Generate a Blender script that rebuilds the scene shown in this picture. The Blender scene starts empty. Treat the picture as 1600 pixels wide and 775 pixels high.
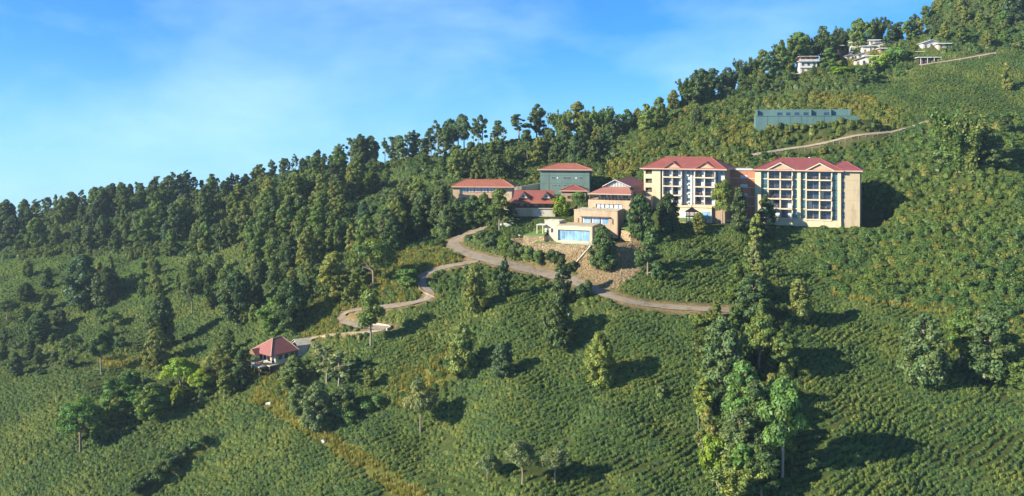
import bpy, math, random
import numpy as np
from mathutils import Vector

random.seed(7)
rng = np.random.default_rng(7)
S = bpy.context.scene
C = S.collection
R = math.radians

# ------------------------------------------------------------------ camera, sky, sun, exposure
FPX, HOR = 1300.0, 215.0            # focal length in photo pixels, row of the level horizon
cam = bpy.data.cameras.new('camera')
cam.sensor_width = 36.0
cam.lens = 36.0 * FPX / 1600.0
cam.shift_y = -(387.5 - HOR) / 1600.0
cam.clip_start, cam.clip_end = 1.0, 20000.0
camo = bpy.data.objects.new('camera', cam)
camo.rotation_euler = (R(90), 0, 0)
C.objects.link(camo)
S.camera = camo

SUN_EL = R(26)
SUN_TO = Vector((0.90, 0.36, 0)).normalized()        # horizontal travel direction of the light
sun_from = Vector((-SUN_TO.x * math.cos(SUN_EL), -SUN_TO.y * math.cos(SUN_EL), math.sin(SUN_EL)))
sun = bpy.data.lights.new('sun', 'SUN')
sun.energy = 5.0
sun.angle = R(0.5)
sun.color = (1.0, 0.90, 0.69)
suno = bpy.data.objects.new('sun', sun)
suno.rotation_euler = sun_from.to_track_quat('Z', 'Y').to_euler()
C.objects.link(suno)

W = bpy.data.worlds.new('World')
S.world = W
W.use_nodes = True
nt = W.node_tree
nt.nodes.clear()
def wn(t, **k):
    n = nt.nodes.new(t)
    for a, b in k.items():
        setattr(n, a, b)
    return n
tc = wn('ShaderNodeTexCoord')
sep = wn('ShaderNodeSeparateXYZ')
mx = wn('ShaderNodeMath', operation='MAXIMUM')
mx.inputs[1].default_value = 0.012
ad = wn('ShaderNodeMath', operation='ADD')
ad.inputs[1].default_value = 0.075
cmb = wn('ShaderNodeCombineXYZ')
sky = wn('ShaderNodeTexSky')
sky.sky_type = 'NISHITA'
sky.sun_disc = False
sky.sun_elevation = SUN_EL
sky.sun_rotation = math.atan2(sun_from.x, sun_from.y)
sky.altitude = 1500
sky.air_density = 1.0
sky.dust_density = 0.6
sky.ozone_density = 3.0
nt.links.new(tc.outputs['Generated'], sep.inputs[0])
nt.links.new(sep.outputs[2], ad.inputs[0])
nt.links.new(ad.outputs[0], mx.inputs[0])
nt.links.new(sep.outputs[0], cmb.inputs[0])
nt.links.new(sep.outputs[1], cmb.inputs[1])
nt.links.new(mx.outputs[0], cmb.inputs[2])
nt.links.new(cmb.outputs[0], sky.inputs[0])
tint = wn('ShaderNodeMix', data_type='RGBA', blend_type='MULTIPLY')
tint.inputs[0].default_value = 1.0
tint.inputs[7].default_value = (0.20, 0.72, 1.12, 1)
nt.links.new(sky.outputs[0], tint.inputs[6])
mp = wn('ShaderNodeMapping')
mp.inputs['Scale'].default_value = (2.2, 2.2, 4.6)
mp.inputs['Rotation'].default_value = (0.0, R(14), 0.3)
mp.inputs['Location'].default_value = (2.1, 0.9, 1.3)
nz = wn('ShaderNodeTexNoise')
nz.inputs['Scale'].default_value = 1.5
nz.inputs['Detail'].default_value = 5
nz.inputs['Roughness'].default_value = 0.55
nz.inputs['Distortion'].default_value = 0.25
cr = wn('ShaderNodeMapRange')
cr.inputs[1].default_value, cr.inputs[2].default_value = 0.42, 0.86
cr.inputs[3].default_value, cr.inputs[4].default_value = 0.0, 0.62
cr.clamp = True
nt.links.new(tc.outputs['Generated'], mp.inputs[0])
nt.links.new(mp.outputs[0], nz.inputs[0])
nt.links.new(nz.outputs[0], cr.inputs[0])
hz = wn('ShaderNodeMapRange')       # pale valley haze low in the sky
hz.inputs[1].default_value, hz.inputs[2].default_value = -0.12, 0.14
hz.inputs[3].default_value, hz.inputs[4].default_value = 0.8, 0.0
hz.interpolation_type = 'SMOOTHSTEP'
nt.links.new(sep.outputs[2], hz.inputs[0])
mh = wn('ShaderNodeMix', data_type='RGBA')
mh.inputs[7].default_value = (2.85, 4.35, 6.0, 1)
nt.links.new(hz.outputs[0], mh.inputs[0])
nt.links.new(tint.outputs[2], mh.inputs[6])
mc = wn('ShaderNodeMix', data_type='RGBA')
mc.inputs[7].default_value = (4.2, 5.9, 6.8, 1)
nt.links.new(cr.outputs[0], mc.inputs[0])
nt.links.new(mh.outputs[2], mc.inputs[6])
bg = wn('ShaderNodeBackground')
bg.inputs[1].default_value = 0.074
wo = wn('ShaderNodeOutputWorld')
nt.links.new(mc.outputs[2], bg.inputs[0])
nt.links.new(bg.outputs[0], wo.inputs[0])

S.view_settings.view_transform = 'Standard'
S.view_settings.look = 'None'
S.view_settings.exposure = 1.42
S.view_settings.gamma = 1.0
S.render.film_transparent = False
S.cycles.max_bounces = 6
S.cycles.diffuse_bounces = 3
S.cycles.glossy_bounces = 2
S.cycles.transmission_bounces = 4
S.cycles.transparent_max_bounces = 8

# ------------------------------------------------------------------ helpers
def tag(o, label=None, cat=None, group=None, kind=None):
    if label: o['label'] = label
    if cat: o['category'] = cat
    if group: o['group'] = group
    if kind: o['kind'] = kind
    return o

def empty(name, loc, rz=0.0, label=None, cat=None, group=None):
    o = bpy.data.objects.new(name, None)
    o.empty_display_size = 0.5
    o.location = loc
    o.rotation_euler = (0, 0, rz)
    C.objects.link(o)
    return tag(o, label, cat, group)

def link(name, me, mat=None, parent=None):
    o = bpy.data.objects.new(name, me)
    if mat is not None and len(me.materials) == 0:
        me.materials.append(mat)
    if parent is not None:
        o.parent = parent
    C.objects.link(o)
    return o

class MB:
    def __init__(s): s.v, s.f = [], []
    def add(s, vs, fs):
        n = len(s.v)
        s.v += [tuple(p) for p in vs]
        s.f += [tuple(i + n for i in f) for f in fs]
        return s
    def box(s, x0, x1, y0, y1, z0, z1):
        vs = [(x0,y0,z0),(x1,y0,z0),(x1,y1,z0),(x0,y1,z0),(x0,y0,z1),(x1,y0,z1),(x1,y1,z1),(x0,y1,z1)]
        return s.add(vs, [(3,2,1,0),(4,5,6,7),(0,1,5,4),(1,2,6,5),(2,3,7,6),(3,0,4,7)])
    def tube(s, pts, rad, n=6):
        pts = [Vector(p) for p in pts]
        rings, base = [], len(s.v)
        for i, p in enumerate(pts):
            d = (pts[min(i+1, len(pts)-1)] - pts[max(i-1, 0)]).normalized()
            a = d.orthogonal().normalized()
            b = d.cross(a)
            for k in range(n):
                t = 2*math.pi*k/n
                s.v.append(tuple(p + (a*math.cos(t) + b*math.sin(t))*rad[i]))
        for i in range(len(pts)-1):
            for k in range(n):
                k2 = (k+1) % n
                s.f.append((base+i*n+k, base+i*n+k2, base+(i+1)*n+k2, base+(i+1)*n+k))
        s.f.append(tuple(base+k for k in reversed(range(n))))
        s.f.append(tuple(base+(len(pts)-1)*n+k for k in range(n)))
        return s
    def mesh(s, name):
        me = bpy.data.meshes.new(name)
        me.from_pydata(s.v, [], s.f)
        me.update()
        return me
    def build(s, name, mat, parent=None):
        return link(name, s.mesh(name), mat, parent)

def smooth01(t):
    t = np.clip(t, 0, 1)
    return t*t*(3-2*t)

# ------------------------------------------------------------------ materials
def mat_new(name):
    m = bpy.data.materials.new(name)
    m.use_nodes = True
    m.node_tree.nodes.clear()
    return m, m.node_tree

def N(t, typ, **k):
    n = t.nodes.new(typ)
    for a, b in k.items():
        setattr(n, a, b)
    return n

def ramp(t, fac, stops):
    r = N(t, 'ShaderNodeValToRGB')
    el = r.color_ramp.elements
    while len(el) > 1: el.remove(el[-1])
    el[0].position, el[0].color = stops[0][0], (*stops[0][1], 1)
    for p, c in stops[1:]:
        e = el.new(p); e.color = (*c, 1)
    t.links.new(fac, r.inputs[0])
    return r.outputs[0]

def noise(t, scale, detail=4, rough=0.55, coord=None, dim=None):
    n = N(t, 'ShaderNodeTexNoise')
    n.inputs['Scale'].default_value = scale
    n.inputs['Detail'].default_value = detail
    n.inputs['Roughness'].default_value = rough
    if coord is not None: t.links.new(coord, n.inputs['Vector'])
    return n.outputs[0]

def mixc(t, fac, a, b, mode='MIX'):
    m = N(t, 'ShaderNodeMix', data_type='RGBA', blend_type=mode)
    for s_, v in ((0, fac), (6, a), (7, b)):
        if isinstance(v, (int, float)): m.inputs[s_].default_value = v
        elif isinstance(v, tuple): m.inputs[s_].default_value = (*v, 1)
        else: t.links.new(v, m.inputs[s_])
    return m.outputs[2]

def paint(name, col, rough=0.8, var=0.18, scale=0.7, streak=True, bump=0.0):
    m, t = mat_new(name)
    tc = N(t, 'ShaderNodeTexCoord')
    mp = N(t, 'ShaderNodeMapping')
    mp.inputs['Scale'].default_value = (1, 1, 0.25) if streak else (1, 1, 1)
    t.links.new(tc.outputs['Object'], mp.inputs[0])
    n1 = noise(t, scale, 6, 0.65, mp.outputs[0])
    dark = tuple(c*(1-var*1.6) for c in col)
    lite = tuple(min(1, c*(1+var*0.5)) for c in col)
    c = ramp(t, n1, [(0.3, dark), (0.5, col), (0.75, lite)])
    b = N(t, 'ShaderNodeBsdfPrincipled')
    b.inputs['Roughness'].default_value = rough
    t.links.new(c, b.inputs['Base Color'])
    if bump:
        bp = N(t, 'ShaderNodeBump')
        bp.inputs['Strength'].default_value = bump
        bp.inputs['Distance'].default_value = 0.05
        t.links.new(noise(t, 9, 4, 0.6, tc.outputs['Object']), bp.inputs['Height'])
        t.links.new(bp.outputs[0], b.inputs['Normal'])
    o = N(t, 'ShaderNodeOutputMaterial')
    t.links.new(b.outputs[0], o.inputs[0])
    return m

def glassy(name, col, rough=0.12, spec=0.6):
    m, t = mat_new(name)
    tc = N(t, 'ShaderNodeTexCoord')
    n1 = noise(t, 0.55, 3, 0.6, tc.outputs['Object'])
    c = ramp(t, n1, [(0.3, tuple(x*0.55 for x in col)), (0.7, tuple(x*1.5 for x in col))])
    b = N(t, 'ShaderNodeBsdfPrincipled')
    b.inputs['Roughness'].default_value = rough
    b.inputs['Specular IOR Level'].default_value = spec
    t.links.new(c, b.inputs['Base Color'])
    o = N(t, 'ShaderNodeOutputMaterial')
    t.links.new(b.outputs[0], o.inputs[0])
    return m

def roofing(name, col):
    m, t = mat_new(name)
    tc = N(t, 'ShaderNodeTexCoord')
    n1 = noise(t, 0.35, 6, 0.7, tc.outputs['Object'])
    n2 = noise(t, 4.0, 3, 0.7, tc.outputs['Object'])
    c1 = ramp(t, n1, [(0.3, tuple(x*0.72 for x in col)), (0.55, col), (0.8, tuple(min(1, x*1.18+0.015) for x in col))])
    c2 = mixc(t, 0.35, c1, ramp(t, n2, [(0.35, tuple(x*0.6 for x in col)), (0.65, tuple(min(1, x*1.25) for x in col))]))
    wv = N(t, 'ShaderNodeTexWave', wave_type='BANDS', bands_direction='DIAGONAL')
    wv.inputs['Scale'].default_value = 0.55
    wv.inputs['Distortion'].default_value = 0.0
    t.links.new(tc.outputs['Object'], wv.inputs[0])
    bp = N(t, 'ShaderNodeBump')
    bp.inputs['Strength'].default_value = 0.35
    bp.inputs['Distance'].default_value = 0.06
    t.links.new(wv.outputs[1], bp.inputs['Height'])
    b = N(t, 'ShaderNodeBsdfPrincipled')
    b.inputs['Roughness'].default_value = 0.6
    t.links.new(c2, b.inputs['Base Color'])
    t.links.new(bp.outputs[0], b.inputs['Normal'])
    o = N(t, 'ShaderNodeOutputMaterial')
    t.links.new(b.outputs[0], o.inputs[0])
    return m

def leafmat(name, use_object_color=True, stops=None, patch=0.0, patch_cols=None):
    """foliage: colour of the plant (object colour or per-plant random) times a random tone per leaf clump"""
    m, t = mat_new(name)
    oi = N(t, 'ShaderNodeObjectInfo')
    at = N(t, 'ShaderNodeAttribute', attribute_name='tone')
    if use_object_color:
        base = oi.outputs['Color']
    else:
        base = ramp(t, oi.outputs['Random'], stops)
        if patch:
            g = N(t, 'ShaderNodeNewGeometry')
            pn = noise(t, patch, 3, 0.6, g.outputs['Position'])
            f = ramp(t, pn, [(0.46, (0, 0, 0)), (0.62, (1, 1, 1))])
            base = mixc(t, f, base, ramp(t, oi.outputs['Random'], patch_cols))
    col = mixc(t, 1.0, base, at.outputs['Color'], 'MULTIPLY')
    d = N(t, 'ShaderNodeBsdfDiffuse')
    tr = N(t, 'ShaderNodeBsdfTranslucent')
    gl = N(t, 'ShaderNodeBsdfGlossy')
    gl.inputs['Roughness'].default_value = 0.45
    gl.inputs['Color'].default_value = (0.9, 0.95, 1, 1)
    t.links.new(col, d.inputs[0])
    ylw = mixc(t, 1.0, col, (1.15, 1.1, 0.45), 'MULTIPLY')
    t.links.new(ylw, tr.inputs[0])
    m1 = N(t, 'ShaderNodeMixShader'); m1.inputs[0].default_value = 0.36
    t.links.new(d.outputs[0], m1.inputs[1]); t.links.new(tr.outputs[0], m1.inputs[2])
    m2 = N(t, 'ShaderNodeMixShader'); m2.inputs[0].default_value = 0.012
    t.links.new(m1.outputs[0], m2.inputs[1]); t.links.new(gl.outputs[0], m2.inputs[2])
    o = N(t, 'ShaderNodeOutputMaterial')
    t.links.new(m2.outputs[0], o.inputs[0])
    return m

M = {}
M['cream'] = paint('cream_paint', (0.44, 0.365, 0.245))
M['cream_pale'] = paint('pale_cream_paint', (0.48, 0.41, 0.30))
M['sand'] = paint('sand_stone', (0.37, 0.275, 0.185), var=0.22)
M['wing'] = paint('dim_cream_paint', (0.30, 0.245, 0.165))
M['white'] = paint('white_paint', (0.42, 0.42, 0.41), var=0.15)
M['brown'] = paint('brown_plaster_and_side_shade', (0.28, 0.195, 0.13))  # real brown walls, also shade put into the colour of right-hand sides
M['brick'] = paint('red_brick', (0.34, 0.13, 0.075), var=0.25, scale=1.6)
M['tymp'] = paint('terracotta_render', (0.40, 0.24, 0.165), var=0.1)
M['teal_wall'] = paint('grey_green_paint', (0.085, 0.145, 0.135), var=0.2, scale=0.25)
M['teal_net'] = paint('blue_green_sheet', (0.060, 0.125, 0.130), var=0.2, scale=0.3)
M['concrete'] = paint('concrete', (0.42, 0.38, 0.31), var=0.25)
M['grey'] = paint('grey_metal', (0.25, 0.26, 0.26), rough=0.5)
M['dark'] = paint('recess_shade_paint', (0.035, 0.03, 0.028), rough=0.7)  # flat dark colour standing for the shade inside openings and recesses
M['wood'] = paint('dark_wood', (0.16, 0.09, 0.05))
M['orange'] = paint('orange_wood', (0.55, 0.2, 0.05))
M['rail'] = paint('dark_rail', (0.07, 0.06, 0.06), rough=0.4)
M['glass_dark'] = glassy('dark_window_glass', (0.018, 0.032, 0.075))
M['glass_teal'] = glassy('teal_window_glass', (0.025, 0.085, 0.11), 0.15)
M['glass_blue'] = glassy('blue_window_glass', (0.16, 0.30, 0.46), 0.08)
M['curtain'] = paint('white_curtain', (0.46, 0.49, 0.54), var=0.3, scale=2.0)
M['roof_red'] = roofing('red_roof_sheet', (0.205, 0.058, 0.047))
M['roof_tile'] = roofing('orange_red_roof_tile', (0.26, 0.085, 0.050))
M['roof_purple'] = roofing('maroon_roof_sheet', (0.180, 0.047, 0.047))
M['roof_pink'] = roofing('faded_pink_roof_sheet', (0.27, 0.115, 0.090))
M['pav'] = roofing('pavilion_roof_sheet', (0.22, 0.072, 0.062))
M['trim'] = paint('roof_trim', (0.40, 0.265, 0.20), var=0.1)
M['tin'] = paint('pale_tin_sheet', (0.55, 0.55, 0.53), rough=0.45, var=0.3)
M['bark'] = paint('bark', (0.20, 0.155, 0.11), var=0.4, scale=3)
M['bark_pale'] = paint('pale_bark', (0.25, 0.215, 0.165), var=0.3, scale=3)
def masonry(name):
    m, t = mat_new(name)
    tc = N(t, 'ShaderNodeTexCoord')
    vo = N(t, 'ShaderNodeTexVoronoi'); vo.inputs['Scale'].default_value = 1.7
    t.links.new(tc.outputs['Object'], vo.inputs['Vector'])
    ve = N(t, 'ShaderNodeTexVoronoi', feature='DISTANCE_TO_EDGE'); ve.inputs['Scale'].default_value = 1.7
    t.links.new(tc.outputs['Object'], ve.inputs['Vector'])
    sc = N(t, 'ShaderNodeSeparateColor'); t.links.new(vo.outputs['Color'], sc.inputs[0])
    c = ramp(t, sc.outputs[0], [(0.0, (0.18, 0.125, 0.07)), (0.4, (0.34, 0.25, 0.14)), (0.75, (0.42, 0.32, 0.19)), (1.0, (0.52, 0.42, 0.28))])
    c = mixc(t, ramp(t, ve.outputs['Distance'], [(0.0, (1, 1, 1)), (0.09, (0, 0, 0))]), c, (0.055, 0.042, 0.026))
    c = mixc(t, 0.5, c, ramp(t, noise(t, 0.5, 5, 0.7, tc.outputs['Object']), [(0.35, (0.16, 0.115, 0.065)), (0.7, (0.36, 0.27, 0.16))]))
    bp = N(t, 'ShaderNodeBump'); bp.inputs['Strength'].default_value = 0.9; bp.inputs['Distance'].default_value = 0.12
    t.links.new(ramp(t, ve.outputs['Distance'], [(0.0, (0, 0, 0)), (0.16, (1, 1, 1))]), bp.inputs['Height'])
    b = N(t, 'ShaderNodeBsdfPrincipled'); b.inputs['Roughness'].default_value = 0.9
    t.links.new(c, b.inputs['Base Color']); t.links.new(bp.outputs[0], b.inputs['Normal'])
    o = N(t, 'ShaderNodeOutputMaterial'); t.links.new(b.outputs[0], o.inputs[0])
    return m
M['stone'] = masonry('rubble_stone')
M['road'] = paint('worn_road', (0.185, 0.150, 0.115), var=0.25, scale=0.5, streak=False)
M['track'] = paint('dirt_track', (0.25, 0.215, 0.165), var=0.25, scale=0.5, streak=False)
M['lawn'] = paint('lawn_grass', (0.075, 0.135, 0.024), var=0.25, scale=1.0, streak=False, bump=0.5)
M['blue_sheet'] = paint('blue_sheet', (0.10, 0.25, 0.45), var=0.2)
M['leaf'] = leafmat('tree_leaves')
M['tea'] = leafmat('tea_leaves', False,
                   [(0.0, (0.068, 0.118, 0.046)), (0.35, (0.086, 0.145, 0.044)), (0.75, (0.105, 0.170, 0.042)), (1.0, (0.15, 0.205, 0.042))],
                   0.055, [(0.0, (0.11, 0.165, 0.045)), (0.6, (0.15, 0.20, 0.048)), (1.0, (0.23, 0.24, 0.055))])
M['scrub'] = leafmat('scrub_leaves', False,
                     [(0.0, (0.050, 0.100, 0.032)), (0.5, (0.075, 0.135, 0.034)), (0.85, (0.115, 0.170, 0.036)), (1.0, (0.18, 0.175, 0.04))],
                     0.03, [(0.0, (0.085, 0.145, 0.032)), (0.7, (0.12, 0.165, 0.034)), (1.0, (0.18, 0.18, 0.038))])
M['gold'] = leafmat('golden_scrub_leaves', False,
                    [(0.0, (0.065, 0.115, 0.030)), (0.5, (0.105, 0.155, 0.032)), (0.85, (0.155, 0.180, 0.036)), (1.0, (0.22, 0.18, 0.04))],
                    0.03, [(0.0, (0.14, 0.165, 0.030)), (1.0, (0.22, 0.19, 0.036))])
M['under'] = leafmat('undergrowth_leaves', False,
                     [(0.0, (0.045, 0.09, 0.030)), (0.5, (0.070, 0.125, 0.034)), (1.0, (0.11, 0.16, 0.04))],
                     0.03, [(0.0, (0.06, 0.10, 0.022)), (1.0, (0.12, 0.14, 0.03))])
M['dry'] = leafmat('dry_grass_blades', False,
                   [(0.0, (0.16, 0.18, 0.038)), (0.5, (0.26, 0.25, 0.058)), (1.0, (0.36, 0.31, 0.085))])

def ground_material():
    m, t = mat_new('hillside_ground')
    g = N(t, 'ShaderNodeNewGeometry')
    pos = g.outputs['Position']
    n1 = noise(t, 0.06, 6, 0.6, pos)
    n2 = noise(t, 0.9, 5, 0.7, pos)
    green = ramp(t, n2, [(0.3, (0.026, 0.040, 0.013)), (0.55, (0.045, 0.062, 0.020)), (0.8, (0.085, 0.088, 0.032))])
    olive = ramp(t, n2, [(0.3, (0.035, 0.045, 0.016)), (0.6, (0.060, 0.072, 0.024)), (0.85, (0.11, 0.105, 0.04))])
    c = mixc(t, ramp(t, n1, [(0.42, (0, 0, 0)), (0.62, (1, 1, 1))]), green, olive)
    a = N(t, 'ShaderNodeAttribute', attribute_name='cover')
    sp = N(t, 'ShaderNodeSeparateColor')
    t.links.new(a.outputs['Color'], sp.inputs[0])
    soil = ramp(t, n2, [(0.25, (0.10, 0.07, 0.035)), (0.5, (0.19, 0.135, 0.072)), (0.75, (0.29, 0.215, 0.12))])
    dry = ramp(t, n2, [(0.25, (0.075, 0.075, 0.022)), (0.55, (0.17, 0.16, 0.042)), (0.8, (0.27, 0.235, 0.075))])
    grass = ramp(t, n2, [(0.25, (0.035, 0.065, 0.018)), (0.6, (0.06, 0.10, 0.024)), (0.85, (0.09, 0.12, 0.03))])
    c = mixc(t, sp.outputs[1], c, dry)
    c = mixc(t, sp.outputs[2], c, grass)
    c = mixc(t, sp.outputs[0], c, soil)
    bp = N(t, 'ShaderNodeBump')
    bp.inputs['Strength'].default_value = 0.8
    bp.inputs['Distance'].default_value = 0.35
    t.links.new(noise(t, 1.6, 6, 0.7, pos), bp.inputs['Height'])
    b = N(t, 'ShaderNodeBsdfDiffuse')
    t.links.new(c, b.inputs[0])
    t.links.new(bp.outputs[0], b.inputs['Normal'])
    o = N(t, 'ShaderNodeOutputMaterial')
    t.links.new(b.outputs[0], o.inputs[0])
    return m
M['ground'] = ground_material()

# ------------------------------------------------------------------ the hillside: surveyed profiles along compass bearings
# each bearing (as a photo column) lists how far out the slope is met when looking down/up at a given row
PROF = {
 -300: [(1100,165),(775,235),(650,270),(570,305),(480,345),(420,395),(385,440)],
 0:    [(1100,150),(775,205),(650,240),(570,275),(480,320),(400,375),(352,425)],
 200:  [(1100,140),(775,192),(650,222),(570,252),(480,295),(410,338),(350,388),(318,422)],
 430:  [(1100,130),(775,178),(650,200),(570,225),(480,262),(400,305),(330,358),(284,402)],
 600:  [(1100,125),(775,165),(620,195),(510,222),(440,246),(380,278),(330,312),(280,355),(252,392)],
 800:  [(1100,120),(775,155),(620,180),(480,212),(410,236),(350,264),(320,283),(290,305),(250,342),(230,375)],
 950:  [(1100,118),(775,153),(620,179),(480,211),(430,226),(370,246),(330,264),(290,288),(250,318),(212,360)],
 1100: [(1100,118),(775,152),(620,180),(485,210),(420,228),(355,252),(260,292),(200,332),(165,365),(152,380)],
 1250: [(1100,115),(775,150),(600,180),(480,207),(410,227),(352,250),(255,290),(200,314),(150,347),(112,382),(98,396)],
 1400: [(1100,113),(775,149),(600,179),(480,205),(350,242),(250,278),(190,308),(120,352),(84,386),(72,400)],
 1500: [(1100,112),(775,148),(600,178),(490,200),(400,222),(300,255),(200,295),(110,345),(60,380),(10,412),(-40,440)],
 1700: [(1100,110),(775,146),(600,176),(490,197),(400,219),(300,250),(200,288),(110,335),(40,375),(-60,430)],
}
DG = np.arange(10.0, 1701.0, 2.0)
UG = np.arange(-400.0, 1801.0, 10.0)
def _table():
    us = sorted(PROF)
    Z = []
    for u in us:
        D = [d for _, d in PROF[u]]
        z = [-(v-HOR)/FPX*d for v, d in PROF[u]]
        s0 = (z[1]-z[0])/(D[1]-D[0])
        D = [D[0]-110] + D; z = [z[0]-110*s0] + z
        zr, dr = z[-1], D[-1]
        for dd, dz in ((18,-0.5),(45,-12),(120,-62),(300,-190),(700,-330),(1400,-480)):
            D.append(dr+dd); z.append(zr+dz)
        Z.append(np.interp(DG, D, z))
    Z = np.array(Z)
    k = np.exp(-0.5*(np.arange(-10, 11)/3.0)**2); k /= k.sum()
    Z = np.array([np.convolve(np.pad(r, 10, mode='edge'), k, 'valid') for r in Z])
    T = np.array([np.interp(UG, us, Z[:, j]) for j in range(len(DG))])      # [D, u]
    k = np.exp(-0.5*(np.arange(-12, 13)/4.5)**2); k /= k.sum()
    return np.array([np.convolve(np.pad(r, 12, mode='edge'), k, 'valid') for r in T])
TAB = _table()
WAV = [(rng.uniform(0, 2*math.pi), L*rng.uniform(0.8, 1.25), rng.uniform(0, 6.28), A)
       for L, A, n in ((95, 0.9, 4), (55, 0.6, 6), (26, 0.26, 7), (11, 0.10, 8)) for _ in range(n)]
def base_h(x, y):
    x, y = np.asarray(x, float), np.asarray(y, float)
    u = 800 + FPX*x/np.maximum(y, 1)
    iu = np.clip((u-UG[0])/10.0, 0, len(UG)-1.001)
    jd = np.clip((y-DG[0])/2.0, 0, len(DG)-1.001)
    a, b = iu.astype(int), jd.astype(int)
    fa, fb = iu-a, jd-b
    z = (TAB[b, a]*(1-fa)*(1-fb)+TAB[b, a+1]*fa*(1-fb)+TAB[b+1, a]*(1-fa)*fb+TAB[b+1, a+1]*fa*fb)
    for th, L, ph, A in WAV:
        z = z + A*np.sin((x*math.cos(th)+y*math.sin(th))*2*math.pi/L+ph)
    return z

GS = 1.75
GX = np.arange(-350.0, 350.0+GS, GS)
GY = np.arange(96.0, 500.0, GS)
XX, YY = np.meshgrid(GX, GY)
H = base_h(XX, YY)

def hgt(x, y):
    x, y = np.asarray(x, float), np.asarray(y, float)
    i = np.clip((x-GX[0])/GS, 0, len(GX)-1.001); j = np.clip((y-GY[0])/GS, 0, len(GY)-1.001)
    a, b = i.astype(int), j.astype(int); fa, fb = i-a, j-b
    z = H[b,a]*(1-fa)*(1-fb)+H[b,a+1]*fa*(1-fb)+H[b+1,a]*(1-fa)*fb+H[b+1,a+1]*fa*fb
    out = (x < GX[0]) | (x > GX[-1]) | (y < GY[0]) | (y > GY[-1])
    return np.where(out, base_h(x, y), z) if np.any(out) else z

def ground_at(u, v):
    """where the line of sight through a photo pixel meets the hillside"""
    D = np.arange(100.0, 470.0, 0.5)
    a = (u-800)/FPX
    gap = hgt(a*D, D) + (v-HOR)/FPX*D
    k = np.argmax(gap >= 0) if np.any(gap >= 0) else int(np.argmax(gap/D))
    d = D[k]
    return Vector((a*d, d, float(hgt(a*d, d))))

def pix(x, y, z):
    return 800+FPX*x/y, HOR-FPX*z/y

class Frame:
    """a building's own axes: x along its front to the right, y into the hill, z up"""
    def __init__(s, u, D, theta, vbase=None, z=None):
        s.th = R(theta)
        s.dx = (math.cos(s.th), -math.sin(s.th)); s.dy = (math.sin(s.th), math.cos(s.th))
        s.O = ((u-800)/FPX*D, D, -(vbase-HOR)/FPX*D if z is None else z)
    def X(s, u, yl=0.0):
        a = (u-800)/FPX
        ox, oy = s.O[0]+yl*s.dy[0], s.O[1]+yl*s.dy[1]
        return (a*oy-ox)/(s.dx[0]-a*s.dx[1])
    def depth(s, x, yl=0.0): return s.O[1]+x*s.dx[1]+yl*s.dy[1]
    def Z(s, v, x=0.0, yl=0.0): return -(v-HOR)/FPX*s.depth(x, yl)-s.O[2]
    def world(s, x, y, z=0.0):
        return Vector((s.O[0]+x*s.dx[0]+y*s.dy[0], s.O[1]+x*s.dx[1]+y*s.dy[1], s.O[2]+z))
    def root(s, name, label, cat, group=None):
        return empty(name, s.O, -s.th, label, cat, group)
    def local(s, x, y):
        px, py = x-s.O[0], y-s.O[1]
        return px*s.dx[0]+py*s.dx[1], px*s.dy[0]+py*s.dy[1]

PADS = []
def pad(fr, x0, x1, y0, y1, z, blend=5.0):
    """level the ground under a building"""
    global H
    lx, ly = fr.local(XX, YY)
    dx = np.maximum(np.maximum(x0-lx, lx-x1), 0); dy = np.maximum(np.maximum(y0-ly, ly-y1), 0)
    w = smooth01(1-np.hypot(dx, dy)/blend)
    H = H*(1-w)+(fr.O[2]+z)*w
    PADS.append((fr, x0, x1, y0, y1))

FH1 = Frame(1006, 262, 24.5, 342)
FH2 = Frame(1179.5, 258, 24.5, 347)
FR4 = Frame(868.7, 240, 20, 378.5)
FR3 = Frame(897, 248, 20, 353.6)
FR2 = Frame(919, 256, 20, 328)
FB1 = Frame(707, 281, 6, 322)
FB2 = Frame(793, 268, 5, 337)
FB3 = Frame(844, 293, 9, 302)
FB4 = Frame(877, 281, 9, 313)
FPV = Frame(424, 222, -50, 584)
FTW = Frame(1181, 303, 10, 206)
pad(FB3, -2, 22, -3, 12, -0.3, 5)
pad(FB4, -2, 12, -2, 8, -0.3, 3)
pad(FB1, -2, 22, -2, 12, -0.3, 4)
pad(FB2, -2, 20, -2, 10, -0.2, 3)
pad(FH2, -8, 36, 0, 17, -0.6, 5)
pad(FH1, -12, 30, -5, 17, -0.3, 6)
pad(FR2, -2, 22, 0, 20, -0.1, 3)
pad(FR3, -3, 20, 0, 12, -0.1, 3)
pad(FR4, -5, 20, -2.5, 12, -0.1, 4)
for k in range(5):
    pad(FTW, k*8-1, k*8+8, -0.4, 6, k*1.15-0.3, 6.5)

# ------------------------------------------------------------------ roads and paths cut into the slope
def spline(pts, step=2.0):
    P = [Vector(p) for p in pts]
    out = []
    for i in range(len(P)-1):
        p0, p1, p2, p3 = P[max(i-1,0)], P[i], P[i+1], P[min(i+2,len(P)-1)]
        n = max(1, int((p2-p1).length/step))
        for k in range(n):
            t = k/n
            out.append(0.5*((2*p1)+(p2-p0)*t+(2*p0-5*p1+4*p2-p3)*t*t+(3*p1-p0-3*p2+p3)*t**3))
    out.append(P[-1])
    return out

def smooth_path(c, n=2):
    for _ in range(n):
        c = [c[0]]+[(c[i-1]+2*c[i]+c[i+1])/4 for i in range(1, len(c)-1)]+[c[-1]]
    return c

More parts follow.
